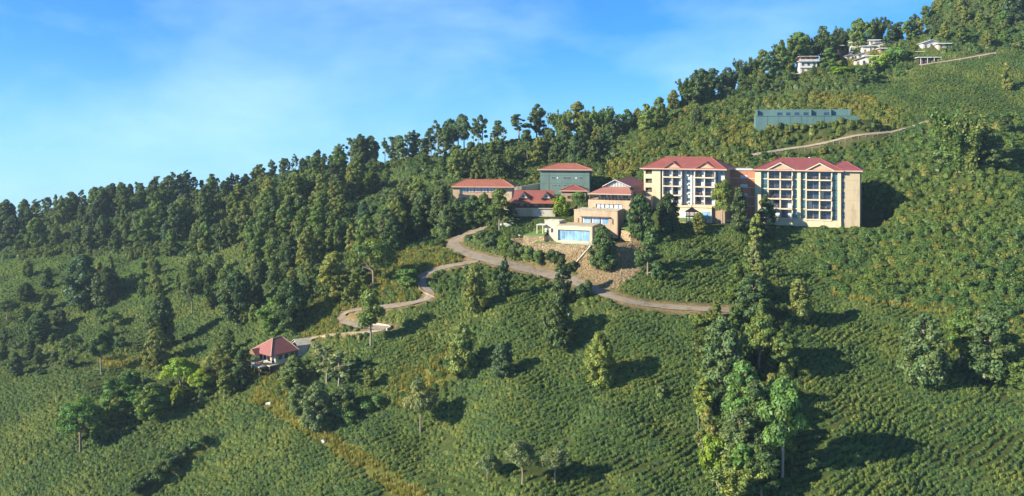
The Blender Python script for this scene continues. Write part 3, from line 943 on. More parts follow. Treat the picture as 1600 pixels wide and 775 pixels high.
# ---- terraced restaurant wing stepping down from the hotel
def restaurant():
    f = FR4
    r = f.root('pool_house', 'low flat roofed cream building with a long blue glass front above the stone bank', 'pool house')
    xe = f.X(925); zt = f.Z(353, xe/2); D = 9.5
    bx('wall', M['cream_pale'], r, 0, xe, 0.5, D, -3, zt)
    ga, gb = f.X(871.8), f.X(921.5)
    za, zb = f.Z(376.6, xe/2), f.Z(359.5, xe/2)
    bx('front_frame', M['cream_pale'], r, 0, ga, 0, 0.495, -3, zt-0.004); bx('front_frame', M['cream_pale'], r, gb, xe, 0, 0.495, -3, zt-0.004)
    bx('lintel', M['cream_pale'], r, ga+0.002, gb-0.002, 0.004, 0.493, zb, zt-0.006)
    bx('sill', M['cream_pale'], r, ga+0.002, gb-0.002, -0.15, 0.491, -3, za)
    n = 9
    for k in range(n):
        x0 = ga+(gb-ga)*k/n; x1 = ga+(gb-ga)*(k+1)/n
        window(r, x0+0.01, x1-0.01, 0.46, za+0.02, zb-0.02, M['glass_blue'], M['white'], 0, 0, 'window', 0.06)
    bx('side_wall', M['sand'], r, xe+0.004, xe+0.2, 0.1, D, -3, zt-0.003)  # darker than the front: shade of this side put into the colour
    bx('parapet', M['concrete'], r, -0.1, xe+0.25, -0.12, 0.18, zt+0.005, zt+0.14)
    bx('deck', M['sand'], r, 0, xe, 0.185, D-0.1, zt+0.004, zt+0.08)
    # stepped annexe on the left
    xa = f.X(851, 3.5)
    za2 = f.Z(345.5, 0, 3.5)
    bx('annexe_wall', M['cream_pale'], r, xa, -0.01, 3.5, D-0.5, -3, za2)
    bx('annexe_parapet', M['concrete'], r, xa-0.1, -0.015, 3.4, 3.7, za2+0.003, za2+0.35)
    bx('pergola_slab', M['white'], r, xa-2.2, xa+0.6, 2.2, 5.5, f.Z(352, xa, 2.2), f.Z(351, xa, 2.2))
    for xx in (xa-2.1, xa-0.3):
        bx('pergola_post', M['cream_pale'], r, xx, xx+0.22, 2.3, 2.52, -1, f.Z(352.05, xa, 2.2))
    window(r, xa+0.5, xa+1.4, 3.5, f.Z(368, xa, 3.5), f.Z(359, xa, 3.5), M['glass_dark'], M['white'], 0, 0)
    window(r, xa+1.9, xa+2.7, 3.5, f.Z(363, xa, 3.5), f.Z(356, xa, 3.5), M['glass_dark'], M['white'], 0, 0)
    bx('pool_edge', M['white'], r, f.X(880), xe+1.0, -2.2, -1.9, -0.9, 0.16)
    # middle tier
    f = FR3
    r = f.root('restaurant_tier', 'sand coloured middle tier with three windows and shaded right side above the glass front', 'restaurant')
    xe = f.X(964); zt = f.Z(329, xe/2); D = 9.5
    bx('wall', M['sand'], r, 0, xe, 0.4, D, -3, zt)
    ga, gb = f.X(909), f.X(951); za, zb = f.Z(350.5, xe/2), f.Z(339, xe/2)
    for a, b in ((0, ga), (gb, xe)):
        bx('front_frame', M['sand'], r, a, b, 0, 0.395, -3, zt-0.004)
    bx('lintel', M['sand'], r, ga+0.002, gb-0.002, 0.004, 0.393, zb, zt-0.006)
    bx('sill', M['sand'], r, ga+0.002, gb-0.002, 0.004, 0.391, -3, za)
    bx('canopy', M['wood'], r, ga-0.4, gb+0.5, -0.7, -0.005, zb+0.02, zb+0.14)
    for k in range(3):
        x0 = ga+(gb-ga)*k/3; x1 = ga+(gb-ga)*(k+1)/3
        w = window(r, x0+0.12, x1-0.12, 0.36, za+0.02, zb-0.02, M['glass_blue'], M['white'], 2, 0, 'window', 0.08)
        bx('curtain', M['curtain'], w, x0+0.2, x0+0.75, 0.27, 0.285, za+0.1, zb-0.1)
        bx('window_pier', M['brown'], r, x1-0.11, x1+0.10, 0.02, 0.355, za+0.004, zb-0.004)
    bx('side_wall', M['brown'], r, xe+0.004, xe+0.22, 0.05, D, -3, zt-0.1)  # shade of the right side painted in with the darker brown
    bx('parapet', M['sand'], r, -0.08, xe+0.08, -0.1, 0.25, zt+0.005, zt+0.25)
    bx('deck', M['concrete'], r, 0, xe, 0.255, D-0.1, zt+0.004, zt+0.06)
    for u in (903.5, 957):
        x = f.X(u)
        MB().tube([(x,-0.2,f.Z(348)),(x,-0.2,f.Z(340))], [0.09,0.09], 5).build('wall_lamp', M['rail'], r)
    for k in range(5):
        x = 1.0+k*xe/6
        m = MB(); m.box(x-0.45, x+0.45, 2.0, 2.9, zt+0.70, zt+0.75); m.box(x-0.05, x+0.05, 2.4, 2.5, zt+0.07, zt+0.695)
        m.build('terrace_table', M['wood'], r)
    # upper tier with glass gallery and big roof
    f = FR2
    r = f.root('restaurant_hall', 'top restaurant tier with glazed gallery under a red skirt roof and grey gable', 'restaurant')
    xe = f.X(985.5); zt = f.Z(312.8, xe/2); D = 19
    bx('wall', M['sand'], r, 0, xe, 0.4, D, -3, zt)
    ga, gb = f.X(931), f.X(972.5); za, zb = f.Z(328.6, xe/2), f.Z(319, xe/2)
    for a, b in ((0, ga), (gb, xe)):
        bx('front_frame', M['sand'], r, a, b, 0, 0.395, -3, zt-0.004)
    bx('lintel', M['sand'], r, ga+0.002, gb-0.002, 0.004, 0.393, zb, zt-0.006)
    bx('sill', M['sand'], r, ga+0.002, gb-0.002, 0.004, 0.391, -3, za)
    for k in range(3):
        x0 = ga+(gb-ga)*k/3; x1 = ga+(gb-ga)*(k+1)/3
        w = window(r, x0+0.1, x1-0.1, 0.36, za+0.02, zb-0.02, M['glass_blue'], M['rail'], 1, 0, 'window', 0.08)
        bx('curtain', M['curtain'], w, x0+0.2, x0+(x1-x0)*0.45, 0.27, 0.285, za+0.1, zb-0.1)
        bx('curtain', M['curtain'], w, x0+(x1-x0)*0.6, x1-0.25, 0.268, 0.283, za+0.1, zb-0.1)
    bx('side_wall', M['brown'], r, xe+0.004, xe+0.15, 0.05, D, -3, zt+3)  # same painted-in side shade as the tier below
    # gallery
    ze = f.Z(302.6, xe/2)
    gx0 = f.X(933)
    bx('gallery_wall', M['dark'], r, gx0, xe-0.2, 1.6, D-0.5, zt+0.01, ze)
    n = 9
    for k in range(n):
        x0 = gx0+(xe-0.25-gx0)*k/n; x1 = gx0+(xe-0.25-gx0)*(k+1)/n
        window(r, x0+0.14, x1-0.14, 1.58, zt+0.5, ze-0.15, M['curtain'] if k % 3 != 1 else M['glass_dark'], M['white'], 1, 0, 'window', 0.06)
        bx('gallery_post', M['wood'], r, x0-0.06, x0+0.06, 0.1, 0.22, zt+0.008, ze)
    m = MB(); m.box(0.05, xe-0.02, 0.12, 0.17, zt+0.9, zt+0.97)
    for k in range(40):
        x = 0.06+(xe-0.14)*k/39; m.box(x-0.02, x+0.02, 0.125, 0.165, zt+0.008, zt+0.9)
    m.build('railing', M['rail'], r)
    for x in (f.X(921), f.X(927)):
        bx('gallery_post', M['wood'], r, x-0.07, x+0.07, 0.1, 0.24, zt+0.008, ze)
    # skirt roof (pale red) round the front and left, then gable roof running back
    s0, s1 = f.X(919.5, -1.2)-0.1, xe+0.4
    zs = f.Z(291.8, xe/2, 3)
    xa, xb = f.X(944, 3), f.X(983.5, 3)
    yf, yi, ybk = -1.2, 3.0, D+1
    vs = [(s0,yf,ze),(s1,yf,ze),(xb,yi,zs),(xa,yi,zs),(s0,ybk,ze),(xa,ybk,zs),(s1,ybk,ze),(xb,ybk,zs)]
    m = MB().add(vs, [(0,1,2,3),(4,0,3,5),(1,6,7,2)])
    lo_ = [(a,b,c-0.22) for a,b,c in vs]
    m.add(lo_, [(3,2,1,0),(5,3,0,4),(2,7,6,1)])
    m.add([vs[0],vs[1],lo_[1],lo_[0]], [(3,2,1,0)]); m.add([vs[4],vs[0],lo_[0],lo_[4]], [(3,2,1,0)])
    m.build('skirt_roof', M['roof_pink'], r)
    bx('fascia', M['trim'], r, s0, s1, yf-0.08, yf-0.004, ze-0.24, ze+0.06)
    xp = f.X(961.6, 3); zp = f.Z(282.4, xp, 3)
    yk = 27
    vs = [(xa-0.2,yi,zs),(xb+0.3,yi,zs),(xp,yi,zp)]
    MB().add(vs+[(a,yi+0.2,c) for a,b,c in vs], [(0,1,2),(5,4,3),(0,3,4,1)]).build('gable_wall', M['grey'], r)
    for k in range(9):
        t = (k+0.5)/9; x = xa+(xb-xa)*t
        hgtk = (zp-zs)*(1-abs(x-xp)/max(xp-xa, xb-xp))
        if hgtk > 0.25: bx('gable_slat', M['tin'], r, x-0.1, x+0.1, yi-0.07, yi-0.005, zs+0.02, zs+hgtk*0.93)
    for s, xq in ((-1, xa-0.4), (1, xb+0.6)):
        g = [(xq,yi-0.6,zs-0.1),(xp,yi-0.6,zp+0.1),(xp,yk,zp+0.1),(xq,yk,zs-0.1)]
        g2 = [(a,b,c+0.18) for a,b,c in g]
        MB().add(g+g2, [(0,1,2,3),(7,6,5,4),(0,4,5,1),(1,5,6,2),(2,6,7,3),(3,7,4,0)]).build('main_roof', M['roof_purple'], r)
        MB().tube([Vector(g2[0])+Vector((0,-0.06,0)), Vector(g2[1])+Vector((0,-0.06,0))], [0.14,0.14], 5).build('barge_board', M['white'], r)
    # long lower slope falling towards the hotel
    g = [(xb+0.62,yi+1,zs-0.1),(xb+0.62,yk,zs-0.1),(xb+6.5,yk,zs-3.6),(xb+2.2,yi+1,zs-2.9)]
    MB().add(g+[(a,b,c-0.2) for a,b,c in g], [(3,2,1,0),(4,5,6,7),(0,4,7,3),(2,6,5,1),(3,7,6,2)]).build('side_roof', M['roof_purple'], r)
    bx('side_porch_wall', M['brown'], r, xe+0.16, xe+5, 6, yk-1, -3, zs-3.0)
restaurant()

# ---- buildings further left
def left_hall():
    f = FB1
    r = f.root('glazed_hall', 'long cream hall with orange hipped roof and a band of big windows, farthest left building', 'hall')
    xe = f.X(799.5); zt = f.Z(291.5, xe/2); D = 9
    zb = f.Z(301.5, xe/2)
    bx('wall', M['cream'], r, 0.6, xe, 0.6, D, -3, zt)
    ga, gb = f.X(720), f.X(783)
    bx('balcony_front', M['tymp'], r, ga-0.3, f.X(776), -0.8, 0.59, f.Z(309.2, xe/2), f.Z(302, xe/2))
    n = 6
    for k in range(n):
        x0 = ga+(gb-ga)*k/n; x1 = ga+(gb-ga)*(k+1)/n
        window(r, x0+0.06, x1-0.06, 0.56, zb+0.2, zt-0.35, M['glass_blue'] if k in (0, 5) else M['curtain'], M['rail'], 1, 0, 'window', 0.08)
    m = MB(); m.box(ga-0.3, gb, -0.7, -0.65, zb+0.95, zb+1.02)
    for k in range(28):
        x = ga-0.28+(gb-ga+0.25)*k/27; m.box(x-0.025, x+0.025, -0.7, -0.65, zb-0.05, zb+0.95)
    m.build('railing', M['rail'], r)
    bx('gallery_opening_shade', M['dark'], r, f.X(748), f.X(767), 0.52, 0.598, f.Z(319, xe/2), f.Z(310, xe/2))  # no real hole: dark sheet painted as the shade of the opening
    for u in (752, 760):
        bx('pillar', M['cream'], r, f.X(u), f.X(u)+0.4, 0.1, 0.51, -2, f.Z(309.5, xe/2))
    bx('pier', M['sand'], r, 0.1, 2.4, 0.02, 0.59, -3, zt-0.3)
    bx('plinth', M['tymp'], r, -0.6, f.X(745), -1.4, -0.82, -3, f.Z(312, xe/2))
    st = MB()
    for k in range(14):
        st.box(f.X(703)+k*0.32, f.X(703)+k*0.32+0.34, -1.9, -1.42, -3, 0.2+k*0.22)
    st.build('stair', M['sand'], r)
    zr = zt+0.01
    hip_roof(0, xe, 0.2, D, zr, f.Z(280.6, xe/2, 4.5)-zr, 0.9, f.X(726, 4.5)-f.X(702.5, -0.7), M['roof_tile'], M['trim'], r)
left_hall()

def pagoda():
    f = FB2
    r = f.root('verandah_house', 'two tiered red roofed house with two dormers and dark verandah on a balustraded plinth', 'house')
    xe = f.X(866.5); D = 8
    zf = f.Z(325.8, xe/2); z1 = f.Z(317.2, xe/2, -0.9); z2 = f.Z(311, xe/2, 1.8)
    zt = f.Z(296.8, xe/2, 5)
    bx('plinth', M['concrete'], r, -0.2, xe+0.2, 0, D, -3, zf)
    for k in range(15):
        x = 0.4+(f.X(832)-0.4)*k/14
        bx('plinth_pier', M['sand'], r, x, x+0.32, -0.3, -0.005, -0.5, zf-0.15)
    bx('plinth_cap', M['cream_pale'], r, -0.25, xe+0.25, -0.4, 0.3, zf+0.003, zf+0.16)
    bx('wall', M['wood'], r, 0.8, xe-0.8, 2.2, D-0.5, zf+0.004, z2)
    for k in range(10):
        x = 0.15+(xe-0.3)*k/9
        bx('post', M['wood'], r, x-0.08, x+0.08, 0.35, 0.51, zf+0.165, z1)
    for k in range(6):
        x = 1.6+(xe-3.6)*k/5
        window(r, x, x+1.0, 2.2, zf+0.6, z1-0.1, M['glass_dark'], M['cream_pale'], 0, 0)
    # lower skirt
    o = 0.8
    a = [(-o,-0.9,z1),(xe+o,-0.9,z1),(xe+o,D+0.6,z1),(-o,D+0.6,z1)]
    b = [(1.9,1.8,z2),(xe-0.6,1.8,z2),(xe-0.6,D-1.2,z2),(1.9,D-1.2,z2)]
    MB().add(a+b+[(p,q,s-0.2) for p,q,s in a], [(0,1,5,4),(1,2,6,5),(2,3,7,6),(3,0,4,7),(8,9,1,0)[::-1],(11,10,9,8)]).build('skirt_roof', M['roof_tile'], r)
    # upper roof
    ym = (0.9+D-0.6)/2
    xl, xr = f.X(806, ym), f.X(866.5, ym)
    a = [(1.6,0.9,z2-0.25),(xe-0.2,0.9,z2-0.25),(xe-0.2,D-0.6,z2-0.25),(1.6,D-0.6,z2-0.25)]
    MB().add(a+[(xl-0.4,ym,zt),(xe-0.3,ym,zt)]+[(p,q,s-0.2) for p,q,s in a],
             [(0,1,5,4),(1,2,5),(2,3,4,5),(3,0,4),(6,7,1,0)[::-1],(9,8,7,6)]).build('roof', M['roof_red'], r)
    for u in (817.8, 853.3):
        x = f.X(u, 1.0)
        zb, za = f.Z(309.6, xe/2, 0.8), f.Z(301, xe/2, 0.8)
        gable_front(x-1.35, x+1.35, 0.75, 4.0, zb, za-zb, 0.3, M['roof_red'], M['white'], M['wood'], r)
        window(r, x-0.4, x+0.4, 0.75, zb+0.25, zb+0.8, M['glass_dark'], M['wood'], 1, 0)
pagoda()

def green_block():
    f = FB3
    r = f.root('service_building', 'large plain grey green building with orange hipped roof and tiny windows behind the others', 'service building')
    xe = f.X(921); zt = f.Z(264.8, xe/2); D = 11
    bx('wall', M['teal_wall'], r, 0, xe, 0, D, -4, zt)
    for us, v0, v1 in (((863.5,866,871,881.5,884,887.5,890,900,906.5,909), 279.6, 276.4), ((864,867.5,874,882,887.5,893,899,906,910), 291, 289)):
        for u in us:
            window(r, f.X(u)-0.32, f.X(u)+0.32, 0, f.Z(v0, xe/2), f.Z(v1, xe/2), M['glass_dark'] if v1 > 280 or u not in (871, 900) else M['curtain'], M['grey'], 0, 0)
    for v in (273.5, 286.5):
        bx('string_course', M['teal_wall'], r, -0.03, xe+0.03, -0.05, -0.004, f.Z(v, xe/2)-0.08, f.Z(v, xe/2)+0.08)
    MB().tube([(f.X(857), -0.1, -1), (f.X(857), -0.1, zt-0.2)], [0.07, 0.07], 5).build('drain_pipe', M['grey'], r)
    hip_roof(0, xe, 0, D, zt+0.01, f.Z(255.8, xe/2, 5)-zt, 0.9, f.X(869, 5)-f.X(840, 0), M['roof_tile'], M['trim'], r)
green_block()

def hip_hut():
    f = FB4
    r = f.root('square_hut', 'square brown hut with red pyramid roof in front of the grey green building', 'hut')
    xe = f.X(915); zt = f.Z(297.8, xe/2); D = 7
    bx('wall', M['brown'], r, 0, xe, 0, D, -3, zt)
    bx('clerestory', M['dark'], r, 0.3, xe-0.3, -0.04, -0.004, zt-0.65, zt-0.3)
    bx('door', M['wood'], r, xe*0.7, xe*0.7+1.0, -0.06, -0.004, -0.3, 1.8)
    window(r, xe*0.25, xe*0.25+1.2, 0, 0.6, 1.6, M['glass_dark'], M['wood'], 1, 0)
    hip_roof(0, xe, 0, D, zt+0.01, f.Z(289, xe/2, 3.5)-zt, 0.6, 9, M['roof_red'], M['trim'], r)
hip_hut()

def pavilion():
    f = FPV
    r = f.root('stilt_pavilion', 'pink roofed stilt house with orange terrace chairs alone on the lower left slope', 'pavilion')
    L = f.X(462); Wd = 8.0
    ze = f.Z(554.5); zf = ze-2.7
    bx('floor', M['concrete'], r, -0.8, L+0.2, -0.4, Wd+0.3, zf-0.3, zf)
    bx('wall', M['cream_pale'], r, 1.4, L-0.3, 0.1, Wd-0.3, zf+0.004, ze)
    bx('timber_wall', M['concrete'], r, 1.42, L-0.28, 0.0, 0.095, zf+0.004, ze-0.02)
    bx('end_wall', M['cream_pale'], r, 1.3, 1.395, 0.1, Wd-0.3, zf+0.004, ze-0.02)
    for k in range(4):
        w = 1.2
        y = 0.6+k*1.85
        m = MB(); m.box(1.24, 1.29, y, y+w, zf+0.15, ze-0.5)
        m.build('window', M['glass_dark'], r)
    for k in range(3):
        window(r, 2.2+k*1.9, 3.3+k*1.9, 0.0, zf+0.9, ze-0.6, M['glass_dark'], M['wood'], 1, 0)
    for x in (-0.5, 2.6, 5.2, L-0.2):
        for y in (0.0, 3.9, Wd-0.1):
            MB().tube([(x,y,-2.6),(x,y,zf-0.3)], [0.17,0.17], 6).build('stilt', M['wood'], r)
    for y in (0.0, Wd-0.1):
        MB().tube([(-0.5,y,-0.8),(2.6,y,zf-0.35)], [0.08,0.08], 5).build('brace', M['wood'], r)
    bx('undercroft_wall', M['stone'], r, 2.9, L-0.5, 0.5, Wd-0.5, -2.5, zf-0.31)
    # main hipped roof
    o = 0.9
    x0, x1, y0, y1 = 0.2-o, L+o*0.6, -o, Wd+o
    rx0, rx1 = 3.1, L-1.6; ry = (y0+y1)/2
    ap = f.Z(528.5, rx0, ry)
    a = [(x0,y0,ze),(x1,y0,ze),(x1,y1,ze),(x0,y1,ze)]
    MB().add(a+[(rx0,ry,ap),(rx1,ry,ap)]+[(p,q,s-0.22) for p,q,s in a],
             [(0,1,5,4),(1,2,5),(2,3,4,5),(3,0,4),(6,7,1,0)[::-1],(9,6,0,3)[::-1],(9,8,7,6)]).build('roof', M['pav'], r)
    for p, q in ((a[0], (rx0,ry,ap)), (a[3], (rx0,ry,ap)), (a[1], (rx1,ry,ap)), ((rx0,ry,ap), (rx1,ry,ap))):
        MB().tube([p, q], [0.11, 0.11], 5).build('ridge_cap', M['trim'], r)
    # porch gable over the terrace
    g = [(-2.3,3.9,ze-0.45),(-2.3,8.2,ze-0.45),(-2.0,6.05,ze+0.95),(1.4,6.05,ze+0.95),(0.6,3.9,ze-0.4),(0.6,8.2,ze-0.4)]
    MB().add(g, [(0,4,3,2),(1,2,3,5)]).build('porch_roof', M['roof_purple'], r)
    MB().add([(-2.1,4.1,ze-0.4),(-2.1,8.0,ze-0.4),(-2.1,6.05,ze+0.9)]+[(-2.0,4.1,ze-0.4),(-2.0,8.0,ze-0.4),(-2.0,6.05,ze+0.9)],
             [(0,2,1),(3,4,5),(0,1,4,3)]).build('porch_gable', M['wood'], r)
    for y in (4.2, 8.0):
        MB().tube([(-2.1,y,zf),(-2.1,y,ze-0.4)], [0.1,0.1], 6).build('porch_post', M['wood'], r)
    bx('terrace', M['white'], r, -3.2, -0.81, 0.8, 8.4, zf-0.3, zf-0.02)
    m = MB(); m.box(-3.15, -3.1, 0.85, 8.35, zf+0.85, zf+0.92)
    for k in range(16): m.box(-3.15, -3.1, 0.85+k*0.5, 0.9+k*0.5, zf-0.02, zf+0.85)
    m.build('railing', M['wood'], r)
    for y in (1.0, 4.5, 8.1):
        MB().tube([(-3.0,y,-3.4),(-3.0,y,zf-0.3)], [0.13,0.13], 6).build('stilt', M['wood'], r)
    grp = 'chairs on the pavilion terrace'
    for k, (px, py) in enumerate(((-1.6,1.6),(-2.3,2.6),(-1.5,3.3))):
        p = f.world(px, py, zf-0.02)
        m = MB(); 
        ch = empty('terrace_chair', p, -f.th+0.6*k, ('nearest','middle','farthest')[k]+' orange wooden chair on the pink roofed pavilion terrace', 'chair', grp)
        MB().box(-0.35,0.35,-0.35,0.35,0.36,0.44).build('seat', M['orange'], ch)
        MB().box(-0.35,0.35,0.30,0.36,0.445,1.0).build('backrest', M['orange'], ch)
        for sx in (-0.32,0.26):
            for sy in (-0.32,0.26): MB().box(sx,sx+0.06,sy,sy+0.06,0,0.355).build('leg', M['orange'], ch)
    # shed behind
    f2 = Frame(466, 229, -38, 549)
    s = f2.root('shed', 'little white walled shed with sloping grey roof behind the stilt pavilion', 'shed')
    xe = 3.9
    z1 = 1.8
    MB().add([(0,0,-1.5),(xe,0,-1.5),(xe,4,-1.5),(0,4,-1.5),(0,0,z1),(xe,0,z1-0.2),(xe,4,z1-0.2),(0,4,z1),(0,2.0,z1+1.0),(xe,2.0,z1+0.8)],
             [(0,1,5,4),(1,2,6,9,5),(2,3,7,6),(3,0,4,8,7),(3,2,1,0)]).build('wall', M['white'], s)
    for a_, b_ in ((-0.4, 2.0), (4.4, 2.0)):
        zl = z1-0.2
        g = [(-0.4,a_,zl),(xe+0.4,a_,zl-0.2),(xe+0.4,b_,z1+0.95),(-0.4,b_,z1+1.12)]
        MB().add(g+[(p,q,w+0.12) for p,q,w in g], [(3,2,1,0),(4,5,6,7),(0,1,5,4),(2,3,7,6),(0,4,7,3),(1,2,6,5)]).build('roof', M['concrete'], s)
pavilion()

def teal_structure():
    f = FTW
    r = f.root('hillside_structure', 'long blue green roofless structure with square openings set into the upper hill', 'structure')
    xe = f.X(1342); D = 6
    zt = f.Z(181.2, xe/2); zu = f.Z(170.8, xe/2, 1)
    xu = f.X(1328, 1.2)
    # sloping foot following the hill
    MB().add([(0,0,-3),(xe,0,f.Z(181, xe)-3.5),(xe,0.6,f.Z(181, xe)-3.5),(0,0.6,-3),(0,0,zt),(xe,0,f.Z(181, xe)),(xe,0.6,f.Z(181, xe)),(0,0.6,zt)],
             [(3,2,1,0),(4,5,6,7),(0,1,5,4),(1,2,6,5),(2,3,7,6),(3,0,4,7)]).build('front_wall', M['teal_net'], r)
    bx('ledge', M['teal_net'], r, -0.1, xu, -0.15, 1.2, zt+0.004, zt+0.14)
    bx('back_wall', M['teal_net'], r, 0, xu, 1.205, 1.6, zt-3, zu)
    for a, b in ((1183,1192),(1214,1222),(1228,1235),(1241,1249),(1255,1263),(1287,1296)):
        xa, xb = f.X(a, 1.2), f.X(b, 1.2)
        z0, z1 = f.Z(180.6, xe/2, 1.2), f.Z(175.2, xe/2, 1.2)
        w = MB(); 
        for bb in ((xa,xb,1.13,1.2,z0,z0+0.12),(xa,xb,1.13,1.2,z1-0.1,z1),(xa,xa+0.1,1.13,1.2,z0+0.12,z1-0.1),(xb-0.1,xb,1.13,1.2,z0+0.12,z1-0.1)): w.box(*bb)
        w = w.build('window', M['teal_net'], r)
        bx('opening', M['glass_dark'], w, xa+0.05, xb-0.05, 1.16, 1.203, z0+0.05, z1-0.05)
    for u in (1182.3, 1266, 1297, 1327):
        x = f.X(u, 0.4)
        bx('fin_wall', M['teal_net'], r, x, x+0.3, 0.0, 1.2, zt+0.145, zu-0.01)
    for k in range(1, 9):
        x = xe*k/9
        bx('buttress', M['teal_net'], r, x-0.1, x+0.1, -0.07, -0.003, -2.5+k*0.5, zt-0.1-0.02*k)
    bx('side_wall', M['teal_net'], r, 0.02, 0.4, 0.61, D, -3, zt-0.01)
teal_structure()

# ---- village on the skyline
def hut(u, v, w, d, h, D, theta, wall, roof, kind, label, name='village_house', storeys=1, hue=None):
    if u != 1250: w, d, h = w*0.9, d*0.9, h*0.9
    f = Frame(u, ground_at(u, v).y-0.8, theta, v)
    f.O = (f.O[0], f.O[1], f.O[2])
    r = f.root(name, label, 'house', 'village houses on the skyline')
    bx('wall', M[wall], r, 0, w, 0, d, -4, h)
    sh = h/storeys
    for s_ in range(storeys):
        n = max(2, int(w/2.0))
        for k in range(n):
            x = w*(k+0.5)/n
            if s_ == 0 and k == 0:
                bx('door', M['wood'], r, x-0.45, x+0.45, -0.06, -0.003, 0, min(2.0, sh*0.8))
            else:
                window(r, x-0.5, x+0.5, 0, s_*sh+sh*0.32, s_*sh+sh*0.8, M['glass_dark'], M['wood'], 1, 0)
        if s_: bx('floor_band', M['white'], r, -0.25, w+0.25, -0.5, -0.004, s_*sh-0.12, s_*sh+0.10)
    if kind == 'flat':
        bx('roof', M[roof], r, -0.7, w+0.7, -1.0, d+0.5, h+0.004, h+0.28)
    else:
        rise = w*0.16
        for sgn in (0, 1):
            xa, xm = (-0.6, w/2) if sgn == 0 else (w+0.6, w/2)
            g = [(xa,-0.7,h-0.25),(xm,-0.7,h+rise),(xm,d+0.6,h+rise),(xa,d+0.6,h-0.25)]
            MB().add(g+[(a,b,c+0.1) for a,b,c in g], [(0,1,2,3),(7,6,5,4),(0,4,5,1),(2,6,7,3),(3,7,4,0)]).build('roof', M[roof], r)
        MB().add([(0,0.004,h-0.05),(w,0.004,h-0.05),(w/2,0.004,h+rise-0.05),(0,0.1,h-0.05),(w,0.1,h-0.05),(w/2,0.1,h+rise-0.05)], [(0,1,2),(5,4,3)]).build('gable_wall', M[wall], r)
    return f, r
def village():
    f, r = hut(1250, 115, 7.6, 6, 5.4, 372, 4, 'white', 'white', 'flat', 'white three storey village house with open red topmost floor under a flat roof', storeys=2)
    for k in range(4):
        x = 0.15+7.0*k/3
        bx('roof_post', M['brick'], r, x, x+0.3, 0.1, 0.4, 5.69, 7.7)
    bx('top_wall', M['brick'], r, 0.5, 7.2, 2.2, 5.6, 5.69, 7.6)
    bx('top_rail', M['white'], r, -0.6, 8.2, -0.95, -0.85, 5.69, 6.4)
    bx('top_roof', M['tin'], r, -0.5, 8.1, -0.5, 6.2, 7.71, 7.9)
    hut(1228, 121, 6, 3, 1.6, 372, 5, 'concrete', 'tin', 'flat', 'low grey lean-to under the left side of the three storey white village house')
    hut(1222, 131, 5, 3, 1.3, 368, 5, 'blue_sheet', 'blue_sheet', 'gable', 'low blue sheeted shelter below the white village house')
    hut(1306, 82, 7.5, 6, 3.6, 386, 0, 'brown', 'tin', 'flat', 'brown walled village house leftmost in the hamlet under the skyline')
    hut(1330, 72, 8, 6, 3.4, 390, 8, 'white', 'tin', 'gable', 'white village house with tin gable roof, highest in the hamlet')
    hut(1347, 84, 6, 5, 3.8, 384, 12, 'white', 'white', 'flat', 'white flat roofed village house in the middle of the hamlet')
    hut(1362, 78, 6.5, 5, 3.0, 388, 3, 'concrete', 'tin', 'gable', 'grey village house with tin roof, rightmost in the hamlet')
    hut(1336, 103, 8.5, 5, 3.2, 374, 14, 'white', 'tin', 'gable', 'white village house with bright tin roofs lowest in the hamlet')
    hut(1318, 78, 5, 4, 2.6, 388, 6, 'sand', 'tin', 'gable', 'sand coloured village hut between the brown house and the highest white one')
    hut(1352, 96, 5.5, 4, 2.6, 378, 10, 'concrete', 'tin', 'flat', 'grey village hut with flat tin roof right of the lowest white house')
    hut(1340, 92, 5, 4, 2.4, 380, 8, 'white', 'tin', 'gable', 'small white village hut just above the lowest white house')
    for u, v, w, d, h, th, wl, rf, kd, lb in (
        (1322, 94, 4.5, 4, 2.4, 4, 'concrete', 'tin', 'gable', 'grey village hut with tin gable left of the lowest white house'),
        (1358, 71, 5.0, 4, 2.6, 9, 'white', 'tin', 'flat', 'white village hut with flat tin roof just right of the highest one'),
        (1344, 75, 4.5, 4, 2.4, 2, 'sand', 'white', 'flat', 'sand coloured village hut with white slab roof under the highest house'),
        (1368, 95, 4.5, 4, 2.2, 6, 'white', 'tin', 'gable', 'white village hut at the right foot of the hamlet above the lime bushes'),
        (1331, 84, 4.5, 4, 2.4, 12, 'white', 'tin', 'gable', 'white village hut in the left middle of the hamlet'),
        (1466, 77, 5.5, 4, 2.6, 3, 'concrete', 'tin', 'flat', 'grey village hut with flat roof right of the white house above the upper lane')):
        hut(u, v, w, d, h, 380, th, wl, rf, kd, lb)
    hut(1375, 84, 5, 4, 2.6, 386, 5, 'brown', 'tin', 'flat', 'small brown village shack right of the hamlet beside tall trees')
    hut(1442, 77, 8.5, 5, 3.3, 388, 2, 'white', 'tin', 'gable', 'white village house with tin roof standing above the upper lane')
    f, r = hut(1432, 84, 12, 3, 0.8, 386, 2, 'concrete', 'concrete', 'flat', 'long grey flat slab terrace below the white house above the upper lane')
    f, r = hut(1436, 100, 9.5, 4, 3.0, 374, 2, 'dark', 'tin', 'flat', 'dark open fronted village shelter with pale posts beside the upper lane')  # solid wall, its dark colour stands for the shade within the open front
    for k in range(4): bx('post', M['white'], r, 0.3+k*2.9, 0.5+k*2.9, -0.8, -0.6, -1.5, 3.0)
village()

